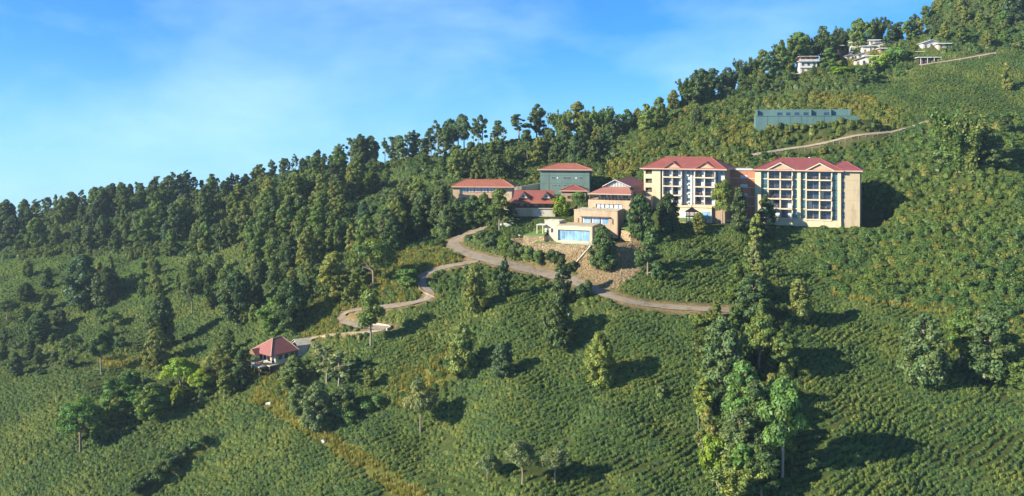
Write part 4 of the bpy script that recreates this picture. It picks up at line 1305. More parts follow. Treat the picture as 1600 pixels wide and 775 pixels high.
# ---- walls, lawns, stairs around the hotel
def wall_along(name, label, px, h, th, mat, base=-1.5, cat='wall'):
    c = spline([ground_at(u, v) for u, v in px], 1.5)
    m = MB()
    vs, fs = [], []
    for i, p in enumerate(c):
        t = c[min(i+1,len(c)-1)]-c[max(i-1,0)]; t.z = 0; t.normalize(); n = Vector((t.y,-t.x,0))*th/2
        for s, z in ((-1,base),(1,base),(1,h),(-1,h)):
            vs.append((p.x+n.x*s-0, p.y+n.y*s, p.z+z))
    for i in range(len(c)-1):
        for k in range(4):
            a, b = i*4+k, i*4+(k+1) % 4
            fs.append((a, b, b+4, a+4))
    fs.append((3,2,1,0)); n = (len(c)-1)*4; fs.append((n,n+1,n+2,n+3))
    o = m.add(vs, fs).build(name, mat)
    return tag(o, label, cat)
wall_along('retaining_wall', 'pale concrete retaining wall below the shaded foot of the left hotel block', [(1108,348),(1130,347),(1152,346),(1172,346)], 0.8, 0.4, M['concrete'])
wall_along('retaining_wall', 'pale boundary wall climbing behind the two tiered red house to the grey green building', [(803,300),(822,298),(845,295)], 1.8, 0.4, M['concrete'])
wall_along('retaining_wall', 'low white wall along the shaded drive under the tree with the tall trunk', [(768,358),(785,356),(802,354)], 1.0, 0.4, M['white'])
wall_along('retaining_wall', 'curved kerb wall round the hairpin end of the lower road', [(572,508),(592,509),(607,511),(610,514),(604,517)], 0.55, 0.35, M['concrete'])
wall_along('retaining_wall', 'low stone wall edging the first bend of the lower road', [(652,440),(654,450),(664,459),(678,466),(690,470)], 0.45, 0.35, M['stone'])
wall_along('retaining_wall', 'pale earth wall edging the drive to the stilt pavilion', [(492,529),(510,527),(535,526),(560,525)], 0.6, 0.4, M['stone'])

def lawn(label, fr, pts, z, deep=3.0, tilt=0.0):
    y0 = min(p[1] for p in pts)
    vs = [tuple(fr.world(x, y, z+tilt*(y-y0))) for x, y in pts]
    n = len(vs)
    top = vs+[(a, b, c-0.12) for a, b, c in vs]
    o = MB().add(top, [tuple(range(n))]+[(i, i+n, (i+1) % n+n, (i+1) % n) for i in range(n)]).build('lawn', M['lawn'])
    tag(o, kind='structure')
    cx, cy = sum(p[0] for p in pts)/n, sum(p[1] for p in pts)/n
    q = []
    for d, s in ((0.13, 1.0), (deep, 1.10)):
        q += [tuple(fr.world(cx+(x-cx)*s, cy+(y-cy)*s, z-d)) for x, y in pts]
    o = MB().add(q, [tuple(range(n))]+[(i, i+n, (i+1) % n+n, (i+1) % n) for i in range(n)]).build('terrace_wall', M['stone'])
    tag(o, label, 'wall')
f = FR4
lawn('rough stone wall holding the small lawn left of the glass fronted building', f, [(-10.2,1.2),(-4.0,1.2),(-3.6,5.2),(-5.5,6.2)], f.Z(368, -6, 1.2), 3.0, 0.36)
lawn('rough stone wall holding the grass strip under the blue glass front', f, [(-6,-2.4),(11.5,-2.4),(11.5,-0.2),(-6,-0.2)], 0.02)
f = FR3
lawn('rough stone wall holding the small lawn right of the restaurant tiers', f, [(14,1.0),(17.5,-1.5),(21,0.5),(21,7),(14,6)], f.Z(360, 17, 0), 3.0, 0.22)
f = FH1
lawn('stone wall holding the grass terrace before the left hotel block', f, [(-2,-4.8),(17,-4.8),(17,-1.9),(-2,-1.9)], f.Z(345, 8, -4.8), 3.0, 0.3)
wall_along('retaining_wall', 'curved pale kerb round the small lawn left of the glass fronted building', [(806,366),(818,372),(835,376),(860,378)], 0.3, 0.3, M['concrete'])

def staircase():
    a, b = ground_at(897, 413), ground_at(922, 386)
    d = b-a
    L = math.hypot(d.x, d.y)
    r = empty('staircase', a, math.atan2(d.y, d.x), 'narrow straight stair climbing the brown stone bank below the glass building', 'stairs')
    n = 30
    sh = None
    for k in range(n):
        z = d.z*k/(n-1)
        o = MB().box(-0.0, L/n*1.25, -0.65, 0.65, -0.7, 0.28).build('step', M['concrete'], r) if sh is None else link('step', sh, None, r)
        sh = o.data
        o.location = (L*k/n, 0, z)
    for s in (-0.75, 0.75):
        MB().tube([(0,s,0.1),(L,s,d.z+0.1)], [0.14,0.14], 5).build('side_kerb', M['concrete'], r)
        MB().tube([(0,s,1.1),(L,s,d.z+1.1)], [0.04,0.04], 5).build('handrail', M['grey'], r)
staircase()

def post_fence(label, px, spacing, h, mat, rails=2, name='post_fence', rad=0.07):
    c = spline([ground_at(u, v) for u, v in px], spacing)
    r = empty(name, c[0], 0, label, 'fence')
    me = None
    for p in c:
        if me is None:
            o = MB().tube([(0,0,-0.4),(0,0,h)], [rad,rad*0.85], 6).build('post', mat, r); me = o.data
        else: o = link('post', me, None, r)
        z = float(hgt(p.x, p.y))
        o.location = (p.x-c[0].x, p.y-c[0].y, z-c[0].z)
        o.rotation_euler = (rng.uniform(-.09,.09), rng.uniform(-.09,.09), 0)
        o.scale = (1, 1, rng.uniform(0.8, 1.15))
    for k in range(rails):
        zz = h*(0.5+0.38*k)
        MB().tube([(p.x-c[0].x, p.y-c[0].y, float(hgt(p.x,p.y))-c[0].z+zz) for p in c], [rad*0.55]*len(c), 4).build('rail', mat, r)
post_fence('rough pale post fence along the path above the right hotel block', [(1178,246),(1212,240),(1247,235),(1292,228),(1330,222),(1364,216),(1400,209),(1432,201),(1452,193)], 2.0, 1.25, M['bark_pale'])
post_fence('line of pale leaning posts down the left edge of the tree belt', [(1091,655),(1092,680),(1098,705),(1106,728),(1114,748),(1124,775)], 0.9, 1.0, M['bark_pale'], 1, 'post_fence', 0.09)
post_fence('row of short pale posts beside the upper lane', [(1440,106),(1470,102),(1500,98),(1530,92),(1555,87)], 6.0, 1.3, M['white'], 0)

def boulder(u, v, s, label, mat):
    p = ground_at(u, v)
    m = MB()
    import bmesh
    bm = bmesh.new()
    bmesh.ops.create_icosphere(bm, subdivisions=2, radius=1)
    for q in bm.verts:
        k = 1+0.22*math.sin(q.co.x*5+u)+0.18*math.sin(q.co.y*6+v)+0.1*rng.uniform(-1, 1)
        q.co = Vector((q.co.x*1.5*k, q.co.y*1.0*k, q.co.z*0.7*k))*s
    me = bpy.data.meshes.new('boulder'); bm.to_mesh(me); bm.free()
    o = link('boulder', me, mat); o.location = p+Vector((0,0,s*0.35)); o.rotation_euler = (0,0,u)
    tag(o, label, 'rock')
boulder(421, 632, 0.5, 'pale flat boulder at the top of the yellow grass footpath', M['tin'])
boulder(505, 691, 0.5, 'white flat boulder halfway down the yellow grass footpath', M['tin'])

# ------------------------------------------------------------------ vegetation prototypes
def cards(P, Nrm, size, rg, aspect=0.8):
    """diamond leaf sprays: centre P, facing Nrm"""
    n = len(P)
    Nrm = Nrm/np.maximum(np.linalg.norm(Nrm, axis=1, keepdims=True), 1e-6)
    a = np.cross(Nrm, rg.normal(size=(n, 3))); a /= np.maximum(np.linalg.norm(a, axis=1, keepdims=True), 1e-6)
    b = np.cross(Nrm, a)
    s = (size*rg.uniform(0.6, 1.35, n))[:, None]
    q = np.stack([P-a*s*0.62, P+b*s*aspect*0.5+Nrm*s*0.1, P+a*s*0.62, P-b*s*aspect*0.5+Nrm*s*0.1], 1)
    return q.reshape(-1, 3)

def card_mesh(name, V, tone, extra=None):
    """quads only; tone per quad -> colour attribute"""
    nq = len(V)//4
    me = bpy.data.meshes.new(name)
    me.vertices.add(len(V)); me.vertices.foreach_set('co', V.astype(np.float32).ravel())
    me.loops.add(nq*4); me.loops.foreach_set('vertex_index', np.arange(nq*4, dtype=np.int32))
    me.polygons.add(nq); me.polygons.foreach_set('loop_start', np.arange(0, nq*4, 4, dtype=np.int32))
    me.update(calc_edges=True)
    at = me.color_attributes.new('tone', 'FLOAT_COLOR', 'POINT')
    c = np.ones((nq*4, 4), np.float32); c[:, :3] = np.repeat(tone, 4, axis=0)
    at.data.foreach_set('color', c.ravel())
    return me

def clump_cards(cl, n, leaf, rg, shell=(0.62, 1.06), up=0.12, jit=0.55, tonev=0.22):
    """cl: rows x,y,z,rx,ry,rz. Leaf sprays on the outer shell of each clump"""
    cl = np.asarray(cl, float)
    area = (cl[:, 3]*cl[:, 4]+cl[:, 3]*cl[:, 5])
    cnt = np.maximum(6, (n*area/area.sum()).astype(int))
    idx = np.repeat(np.arange(len(cl)), cnt)
    m = len(idx)
    d = rg.normal(size=(m, 3)); d /= np.linalg.norm(d, axis=1, keepdims=True)
    d[:, 2] = np.where((d[:, 2] < -0.3) & (rg.random(m) < 0.55), -d[:, 2], d[:, 2])
    rad = rg.uniform(shell[0], shell[1], m)[:, None]
    wob = 1+0.16*np.sin(d[:, [0]]*7+idx[:, None])*np.sin(d[:, [1]]*6+idx[:, None]*2)
    P = cl[idx, :3]+d*cl[idx, 3:6]*rad*wob
    nrm = d/np.maximum(cl[idx, 3:6], 1e-3)*cl[idx, 3:6].mean(1, keepdims=True)
    nrm = nrm/np.linalg.norm(nrm, axis=1, keepdims=True)+rg.normal(size=(m, 3))*jit*0.6
    nrm[:, 2] += up
    ct = 1+rg.uniform(-tonev, tonev, len(cl))
    yel = rg.uniform(-0.10, 0.14, len(cl))
    t = ct[idx]*(1+rg.uniform(-0.22, 0.22, m))
    tone = np.stack([t*(1+yel[idx]), t, t*(1-yel[idx])], 1)
    return cards(P, nrm, leaf, rg), tone

def tree_proto(kind, seed):
    """unit-height tree: returns (trunk mesh, crown mesh)"""
    rg = np.random.default_rng(seed)
    tk = MB()
    cl = []
    U = rg.uniform
    lean = U(-0.04, 0.04, 2)
    top = Vector((lean[0], lean[1], 0.8))
    def limb(p, q, r0, r1):
        p, q = Vector(p), Vector(q)
        mid = (p+q)/2+Vector((U(-.02, .02), U(-.02, .02), U(-.01, .03)))
        tk.tube([p, mid, q], [r0, (r0+r1)/2, r1], 5)
    n, leaf, shell, kw = 9000, 0.040, (0.55, 1.1), {}
    fine = 0.88
    if kind == 'oval':             # dense, tall oval crown low to the ground
        w = U(0.25, 0.31); zb = U(0.08, 0.17)
        tk.tube([(0,0,-0.05),(lean[0]*.3,lean[1]*.3,0.3),(lean[0]*.8,lean[1]*.8,0.62),(lean[0],lean[1],0.8)], [0.024,0.019,0.012,0.003], 7)
        for k in range(125):
            t = U(0, 1); z = zb+(0.97-zb)*t
            R_ = w*1.9*((t+0.10)/1.1)**0.42*(1-t)**0.60
            a = U(0, 6.283); q = R_*math.sqrt(U(0.2, 1))*U(0.85, 1.1)
            r = U(0.062, 0.105)*(1-0.4*t)
            cl.append((q*math.cos(a)+lean[0]*t, q*math.sin(a)+lean[1]*t, z, r*1.1, r*1.1, r*U(.75, 1.05)))
            if k % 4 == 0: limb((lean[0]*t*.6, lean[1]*t*.6, max(0.15, z-0.14)), cl[-1][:3], 0.009, 0.003)
    elif kind == 'column':
        w = U(0.13, 0.165); zb = U(0.05, 0.12)
        tk.tube([(0,0,-0.05),(0,0,0.5),(0,0,0.95)], [0.02,0.013,0.003], 6)
        for k in range(64):
            t = U(0, 1); z = zb+(0.97-zb)*t
            R_ = w*(math.sin(math.pi*min(1, (0.22+0.75*t)))**0.8)
            a = U(0, 6.283); q = R_*math.sqrt(U(0.1, 1)); r = U(0.042, 0.068)*(1-0.4*t)
            cl.append((q*math.cos(a), q*math.sin(a), z, r, r, r*1.2))
            if k % 6 == 0: limb((0,0,max(0.12,z-0.1)), cl[-1][:3], 0.006, 0.002)
        n, leaf = 5000, 0.036
    elif kind == 'spread':         # clear trunk, forked limbs, broad domed crown
        w = U(0.38, 0.48); zb = U(0.36, 0.46)
        tk.tube([(0,0,-0.05),(U(-.02,.02),U(-.02,.02),0.22),(lean[0]*.6,lean[1]*.6,0.46)], [0.032,0.025,0.018], 7)
        for k in range(44):
            a = U(0, 6.283); q = math.sqrt(U(0.0, 1)); 
            z = zb+(0.93-zb)*(1-q*q*0.75)*U(0.55, 1.05)
            r = U(0.08, 0.13)
            cl.append((q*w*math.cos(a)+lean[0], q*w*math.sin(a)+lean[1], z, r*1.2, r*1.2, r*0.62))
            if k % 2 == 0: limb((lean[0]*.5, lean[1]*.5, U(0.34, 0.46)), (cl[-1][0]*.92, cl[-1][1]*.92, z-0.02), 0.012, 0.003)
        n, leaf = 5600, 0.042
    elif kind == 'tuft':           # tall bare trunk, oval head on top
        w = U(0.18, 0.22); zb = U(0.38, 0.46)
        tk.tube([(0,0,-0.05),(U(-.015,.015),U(-.015,.015),0.3),(lean[0]*.7,lean[1]*.7,0.6),(lean[0],lean[1],0.92)], [0.02,0.016,0.011,0.003], 7)
        for k in range(30):
            t = U(0, 1); z = zb+(0.97-zb)*t
            R_ = w*math.sin(math.pi*min(1, 0.18+0.76*t))**0.7
            a = U(0, 6.283); q = R_*math.sqrt(U(0.1, 1)); r = U(0.065, 0.10)
            cl.append((q*math.cos(a)+lean[0]*t, q*math.sin(a)+lean[1]*t, z, r, r, r*0.9))
            if k % 3 == 0: limb((lean[0]*.6, lean[1]*.6, z-0.08), cl[-1][:3], 0.007, 0.002)
        n, leaf = 4600, 0.038
    elif kind == 'sparse':         # open skyline tree: bare stem, separate small clumps
        tk.tube([(0,0,-0.05),(U(-.02,.02),U(-.02,.02),0.35),(lean[0],lean[1],0.7),(lean[0]*1.4,lean[1]*1.4,0.97)], [0.018,0.014,0.009,0.003], 6)
        for k in range(22):
            t = U(0.0, 1)**0.8; z = 0.36+0.60*t
            a = U(0, 6.283); q = U(0.03, 0.20)*(1.1-0.55*t); r = U(0.026, 0.058)
            c = (q*math.cos(a)+lean[0]*t, q*math.sin(a)+lean[1]*t, z)
            cl.append((*c, r*1.1, r*1.1, r*1.05))
            limb((lean[0]*t, lean[1]*t, z-0.05), c, 0.006, 0.002)
        n, leaf = 1900, 0.038; shell = (0.2, 1.1)
    elif kind == 'bamboo':         # fan of arching culms with drooping sprays
        V, T = [], []
        for k in range(20):
            a = U(0, 6.283); q = U(0.08, 0.36); h = U(0.72, 1.0)
            pts = []
            for s_ in np.linspace(0, 1, 7):
                pts.append(Vector((math.cos(a)*(0.05+q*s_**2.3), math.sin(a)*(0.05+q*s_**2.3), h*(s_-0.10*s_**4*q*4))))
            tk.tube(pts, list(np.linspace(0.008, 0.002, 7)), 5)
            for s_ in np.linspace(0.10, 1.0, 12):
                i = min(5, int(s_*6)); p = pts[i].lerp(pts[i+1], s_*6-i)
                r = U(0.026, 0.058)
                cl.append((p.x+U(-.02, .02), p.y+U(-.02, .02), p.z+U(-.02,.01), r, r, r*1.5))
        n, leaf = 6400, 0.042; kw = dict(up=-0.05, jit=1.1)
        shell = (0.2, 1.1)
    elif kind == 'ragged':         # forest tree: irregular piled masses
        w = U(0.24, 0.32)
        tk.tube([(0,0,-0.05),(U(-.03,.03),U(-.03,.03),0.35),(lean[0],lean[1],0.85)], [0.024,0.018,0.004], 7)
        for j in range(7):
            t = j/6; a0 = U(0, 6.283); q0 = w*U(0.25, 0.85)*(1.05-0.6*t)
            cx, cy, cz = q0*math.cos(a0)+lean[0]*t, q0*math.sin(a0)+lean[1]*t, 0.18+0.70*t
            R_ = U(0.15, 0.22)*(1-0.30*t)
            limb((lean[0]*t*.8, lean[1]*t*.8, cz-0.12), (cx, cy, cz), 0.011, 0.004)
            for k in range(13):
                d = rg.normal(size=3); d /= np.linalg.norm(d)
                r = U(0.042, 0.075)
                cl.append((cx+d[0]*R_, cy+d[1]*R_, cz+d[2]*R_*0.9, r*1.1, r*1.1, r*0.85))
        n, leaf = 7000, 0.040
    elif kind == 'shrub':
        tk.tube([(0,0,-0.1),(0.02,0,0.35),(0.03,0.02,0.7)], [0.035,0.025,0.01], 6)
        for k in range(20):
            a = U(0, 6.283); q = 0.42*math.sqrt(U(0.05, 1)); z = 0.12+0.72*U(0, 1)*(1-q*q*2.2)
            r = U(0.13, 0.22)
            cl.append((q*math.cos(a), q*math.sin(a), z, r, r, r*0.85))
            if k % 4 == 0: limb((0,0,0.1), cl[-1][:3], 0.02, 0.008)
        n, leaf = 2600, 0.085
    elif kind == 'banana':
        V, T = [], []
        for k in range(16):
            a = U(0, 6.283); L = U(0.5, 0.8); ox, oy = U(-.28, .28), U(-.28, .28)
            for s_ in np.linspace(0.15, 1, 12):
                x = L*s_*0.72; z = 0.32+L*(s_*0.95-0.75*s_*s_)
                p = np.array([[ox+x*math.cos(a), oy+x*math.sin(a), z]])
                nr = np.array([[-math.cos(a)*(1.2*s_-0.5), -math.sin(a)*(1.2*s_-0.5), 1.0]])+rg.normal(size=(1, 3))*0.12
                V.append(cards(p, nr, np.array(0.17*(1.15-abs(s_-0.5))), rg, 0.9)); T.append((1, 1, 1))
            tk.tube([(ox,oy,-0.05),(ox,oy,0.35)], [0.03,0.02], 5)
        return tk.mesh('trunk'), card_mesh('crown', np.concatenate(V), np.array(T, float)*rg.uniform(0.85, 1.15, (len(T), 1)))
    V, T = clump_cards(cl, int(n*1.5), leaf*fine, rg, shell, **kw)
    return tk.mesh('trunk'), card_mesh('crown', V, T)

KINDS = {'oval': 6, 'column': 4, 'spread': 4, 'tuft': 3, 'sparse': 5, 'bamboo': 4, 'ragged': 8, 'shrub': 4, 'banana': 2}
PROTO = {k: [tree_proto(k, 100*i+j+11) for j in range(n)] for i, (k, n) in enumerate(KINDS.items())}
for k, L in PROTO.items():
    for t, c in L:
        t.materials.append(M['bark_pale'] if k in ('tuft', 'sparse', 'bamboo') else M['bark'])
        c.materials.append(M['leaf'])
WID = {'oval': 0.62, 'column': 0.36, 'spread': 0.98, 'tuft': 0.44, 'sparse': 0.40, 'bamboo': 0.72, 'ragged': 0.66, 'shrub': 1.15, 'banana': 1.2}
NAME = {'oval': 'broadleaf_tree', 'column': 'columnar_tree', 'spread': 'spreading_tree', 'tuft': 'long_trunk_tree', 'sparse': 'slender_tree',
        'bamboo': 'bamboo_clump', 'ragged': 'forest_tree', 'shrub': 'shrub', 'banana': 'banana_plant'}
TONE = {'dark': (0.082, 0.130, 0.046), 'deep': (0.058, 0.100, 0.042), 'mid': (0.120, 0.185, 0.048), 'olive': (0.175, 0.210, 0.056),
        'bright': (0.115, 0.205, 0.050), 'yellow': (0.185, 0.24, 0.055), 'grey': (0.125, 0.178, 0.068), 'pale': (0.19, 0.23, 0.095),
        'blue': (0.075, 0.130, 0.066), 'lime': (0.20, 0.29, 0.034)}
CAT = {'shrub': 'shrub', 'bamboo': 'bamboo', 'banana': 'banana plant'}
COUNT = {}
TREES = []
def plant(kind, tone, u, v, hpx, wpx=None, label=None, group=None, at=None, h=None):
    p = at if at is not None else ground_at(u, v)
    hh = h if h is not None else hpx*p.y/FPX
    i = COUNT.get(kind, 0); COUNT[kind] = i+1
    tme, cme = PROTO[kind][i % len(PROTO[kind])]
    w = hh if wpx is None else wpx*p.y/FPX/WID[kind]
    w = min(max(w, 0.55*hh), 2.2*hh)
    nm = NAME[kind]
    r = empty(nm, (p.x, p.y, p.z-0.1), rng.uniform(0, 6.283), label, CAT.get(kind, 'tree'), group)
    r.scale = (w*rng.uniform(.94, 1.06), w*rng.uniform(.94, 1.06), hh)
    link('trunk' if kind not in ('shrub','bamboo') else 'stem', tme, None, r)
    c = link('crown', cme, None, r)
    b = np.array(TONE[tone])*rng.uniform(0.86, 1.16)*np.array([rng.uniform(.9, 1.1), 1, rng.uniform(.9, 1.1)])
    c.color = (*[float(x) for x in b], 1)
    TREES.append((p.x, p.y, 0.22*w))
    return r

# ---- individual trees, read off the photograph one by one: kind, tone, column, row of the foot, height, width (photo px), description
SOLO = [
 ('oval','dark',1176,506,78,52,'dark full tree at the top of the tree belt, just right of the road end'),
 ('oval','olive',1247,503,67,44,'olive round headed tree standing alone right of the top of the tree belt'),
 ('oval','grey',1127,606,112,66,'tall grey green oval tree on the left edge of the tree belt below the road'),
 ('spread','yellow',1187,590,102,66,'yellow green spreading tree near the top of the tree belt'),
 ('ragged','mid',1222,588,72,52,'drooping mid green tree on the right of the tree belt beside the yellow green one'),
 ('oval','bright',1163,676,110,64,'bright green full tree in the middle of the tree belt'),
 ('tuft','bright',1222,764,168,62,'bright green tree on a long bare trunk at the right foot of the tree belt'),
 ('column','yellow',1100,654,62,34,'narrow yellow green tree on the left edge of the tree belt above the leaning posts'),
 ('shrub','lime',1112,735,60,44,'yellow green bushy growth beside the leaning posts'),
 ('oval','grey',1155,735,100,66,'grey leaved tree in the lower part of the tree belt'),
 ('bamboo','yellow',1148,806,90,84,'yellow green leafy clump at the very bottom of the tree belt'),
 ('ragged','dark',1192,700,98,62,'dark tree between the grey leaved tree and the long trunked bright tree'),
 ('ragged','dark',1190,790,90,70,'dark ragged tree at the bottom of the tree belt under the bright tree'),
 ('column','olive',1181,395,62,26,'thin olive tree on the slope below the right hotel block'),
 ('column','pale',1180,432,56,26,'thin pale tree below the thin olive one under the right hotel block'),
 ('oval','mid',1152,470,58,36,'mid green bushy tree beside the end of the road'),
 ('ragged','olive',1192,462,50,40,'small olive tree above the dark tree at the top of the tree belt'),
 ('oval','grey',1443,604,115,64,'large grey green tree standing alone on the right tea slope, left of a group'),
 ('tuft','mid',1500,572,92,48,'slender trunked mid green tree between the two large trees on the right tea slope'),
 ('oval','dark',1548,598,110,78,'broad dark green tree right of the slender trunked one on the right tea slope'),
 ('oval','mid',1598,608,52,50,'low mid green tree at the right edge of the picture on the tea slope'),
 ('bamboo','mid',1481,262,98,62,'tall feathery left clump of the pair above the right wild slope'),
 ('bamboo','olive',1516,272,96,64,'tall feathery right clump of the pair above the right wild slope'),
 ('bamboo','dark',1297,98,46,40,'dark feathery clump just right of the three storey white house'),
 ('ragged','mid',1296,108,32,30,'small mid green tree touching the right side of the three storey white house'),
 ('shrub','mid',1470,266,34,40,'leafy bush at the left foot of the tall feathery pair'),
 ('bamboo','mid',1499,270,80,62,'feathery middle growth between the two tall clumps above the right wild slope'),
 ('ragged','dark',1540,262,60,50,'dark tree tucked against the right side of the tall feathery pair'),
 ('oval','dark',1571,208,30,20,'small round dark tree on the far right tea slope'),
 ('column','olive',1573,142,44,20,'small brownish olive tree on the upper right tea field'),
 ('column','deep',1586,36,66,34,'tall dark columnar tree in the top right corner'),
 ('oval','olive',940,606,88,46,'yellow olive tree standing alone on the middle tea slope'),
 ('oval','blue',785,591,54,38,'small bluish green tree alone on the middle tea slope'),
 ('oval','olive',722,588,84,44,'olive tree on the scrubby strip left of the small bluish green tree'),
 ('spread','pale',657,678,84,54,'pale thin leaved tree low on the middle tea slope'),
 ('oval','olive',743,491,76,40,'olive dark tree just below the road fork'),
 ('column','deep',788,468,66,22,'dark narrow cypress like tree under the road'),
 ('column','dark',878,476,74,36,'dark columnar tree where the road passes under the stone bank'),
 ('oval','dark',872,548,88,50,'dark tree below the dark columnar roadside tree'),
 ('shrub','dark',914,466,38,34,'dark round tree at the foot of the stone bank by the road'),
 ('tuft','mid',579,543,88,38,'mid green tree on a bare trunk beside the lower hairpin bend'),
 ('spread','mid',583,456,88,76,'large round mid green tree left of the road bends'),
 ('ragged','olive',522,470,74,58,'olive tree in the thicket left of the lower hairpin bend'),
 ('oval','dark',370,510,86,50,'dense dark tree alone on the left tea slope with a leaning trunk'),
 ('oval','dark',456,516,84,56,'dense dark tree uphill of the stilt pavilion'),
 ('ragged','bright',430,522,58,58,'bright green leafy tree between the dark one and the stilt pavilion'),
 ('oval','dark',250,548,88,46,'dark green tree in the left slope, above a yellowish one'),
 ('oval','olive',246,577,66,42,'yellowish olive tree directly below the dark one on the left slope'),
 ('oval','blue',131,481,82,58,'large bluish tree, left of a pair on the far left meadow'),
 ('oval','dark',168,479,62,42,'smaller dark tree, right of the pair on the far left meadow'),
 ('spread','dark',300,492,62,38,'round topped dark tree beside a bare patch on the left slope'),
 ('tuft','dark',158,583,66,32,'dark tuft on a thin white trunk on the left shaded slope'),
 ('oval','dark',60,536,48,36,'dark tree near the left edge above the shaded tea'),
 ('spread','lime',282,614,58,62,'bright yellow green umbrella shaped tree on the lower left slope'),
 ('spread','olive',340,601,58,44,'olive spreading tree between the yellow umbrella tree and the stilt pavilion'),
 ('column','dark',377,609,62,34,'dark narrow tree left of the stilt pavilion'),
 ('spread','bright',126,706,90,74,'large bright green tree with pale forked trunk on the lower left'),
 ('ragged','bright',178,652,62,52,'bright green tree right of the large forked one on the lower left'),
 ('ragged','bright',210,645,62,54,'bright green tree in the middle of the lower left thicket'),
 ('oval','mid',238,656,60,48,'mid green tree at the right end of the lower left thicket'),
 ('shrub','olive',155,694,30,26,'small olive bush right of the large forked tree'),
 ('oval','grey',458,613,56,46,'grey green tree below the right side of the stilt pavilion'),
 ('oval','grey',493,673,76,48,'dark grey tree beside the yellow grass footpath'),
 ('sparse','pale',510,600,66,44,'pale nearly bare tree right of the stilt pavilion'),
 ('sparse','pale',529,606,58,42,'second pale thin tree, right of the nearly bare one by the stilt pavilion'),
 ('oval','grey',538,650,50,44,'greyish tree right of the yellow grass footpath'),
 ('oval','grey',468,650,50,34,'greyish small tree left of the dark grey footpath tree'),
 ('spread','pale',816,757,72,56,'pale thin tree at the bottom of the middle tea slope, centre of three'),
 ('spread','pale',762,752,46,44,'pale small tree at the bottom of the middle tea slope, left of three'),
 ('spread','pale',868,760,62,50,'pale tree at the bottom of the middle tea slope, right of three'),
 ('shrub','mid',548,660,22,34,'green bush beside the lower end of the tea rows right of the footpath'),
 ('shrub','bright',520,645,26,30,'bright bush by the greyish tree at the footpath'),
 ('shrub','mid',583,640,30,44,'green bush on the slope right of the yellow grass footpath'),
 ('shrub','pale',1032,620,20,18,'tiny pale sapling in the tea left of the tree belt'),
 # round the hotel
 ('oval','dark',1001,383,76,42,'dark green tree at the right corner of the restaurant tiers'),
 ('ragged','dark',1012,432,76,46,'dark tree on the bank below the tree at the restaurant corner'),
 ('oval','deep',1043,363,62,36,'very dark dense tree before the left bays of the left hotel block'),
 ('tuft','olive',1128,352,72,32,'thin crowned tree with bare trunk before the right end of the left hotel block'),
 ('column','dark',1154,366,70,30,'dark columnar tree before the brick link'),
 ('column','dark',1197,374,70,32,'dark columnar tree before the left bay of the right hotel block'),
 ('oval','olive',1093,368,36,26,'small olive tree right of the gazebo'),
 ('oval','dark',943,422,70,42,'dark tree in front of the stone bank below the glass front'),
 ('tuft','mid',780,359,62,30,'green tree with tall bare trunk between the glazed hall and the verandah house'),
 ('oval','dark',709,319,25,17,'small round dark tree at the left corner of the glazed hall'),
 ('oval','dark',1024,330,0.1,1,None),
 ('shrub','dark',768,386,26,26,'first dark roadside bush above the road fork'),
 ('shrub','mid',788,394,26,28,'second green roadside bush above the road'),
 ('shrub','dark',806,402,30,30,'third dark roadside bush under the stone bank'),
 ('shrub','mid',824,408,30,30,'fourth green roadside bush under the stone bank'),
 ('shrub','mid',842,413,26,22,'round bright edged bush, fifth along the road under the stone bank'),
 ('shrub','dark',865,416,28,26,'dark round bush next to the dark columnar roadside tree'),
 ('shrub','dark',893,425,24,26,'dark bush at the foot of the stair on the stone bank'),
 ('shrub','dark',980,352,14,16,'small dark bush on the right lawn beside the restaurant'),
 ('shrub','bright',636,447,30,44,'broad bright green bush on the bank inside the upper road bend'),
 ('shrub','lime',874,338,36,34,'light green bush between the square hut and the glass fronted building'),
 ('shrub','mid',860,326,22,26,'green bush at the right end of the verandah house'),
 ('shrub','bright',930,298,26,40,'bright bush on the slope behind the restaurant skirt roof'),
 ('shrub','bright',905,318,20,30,'bright bush before the square hut'),
 ('oval','dark',1089,200,34,18,'small dark tree alone on the scrub slope above the left hotel block'),
 ('shrub','dark',1220,210,16,14,'dark bush against the foot of the blue green structure'),
 ('shrub','bright',1400,95,34,44,'bright lime tree mass below the village houses'),
 ('shrub','lime',1378,108,30,40,'lime green bushy mass below the hamlet'),
 ('shrub','lime',1312,120,18,40,'lime green low thicket right below the three storey white house'),
 ('oval','dark',738,356,48,34,'dark tree second from left in the shaded row before the glazed hall'),
 ('oval','dark',718,358,46,34,'dark tree leftmost in the shaded row before the glazed hall'),
 ('oval','mid',757,352,50,30,'mid green tree third in the shaded row before the glazed hall'),
 ('ragged','dark',800,352,26,26,'low dark tree before the plinth of the verandah house'),
 ('oval','mid',571,402,66,34,'mid green oval tree in the clearing left of the road fork'),
 ('column','olive',549,400,50,24,'pointed olive tree beside the oval tree in the clearing left of the road fork'),
 ('column','mid',527,402,58,16,'very thin mid green tree in the clearing left of the road fork'),
 ('oval','blue',567,345,32,18,'small round tree against the dark shaded wood left of the glazed hall'),
 ('oval','dark',40,470,28,26,'small dark round tree on the far left meadow'),
 ('column','olive',155,456,48,16,'thin olive tree behind the dark one of the far left pair'),
 ('column','olive',172,446,50,14,'thin pale olive tree on the far left meadow beside the wood'),
]
for k, t, u, v, h, w, lab in SOLO:
    if lab: plant(k, t, u, v, h, w, lab)

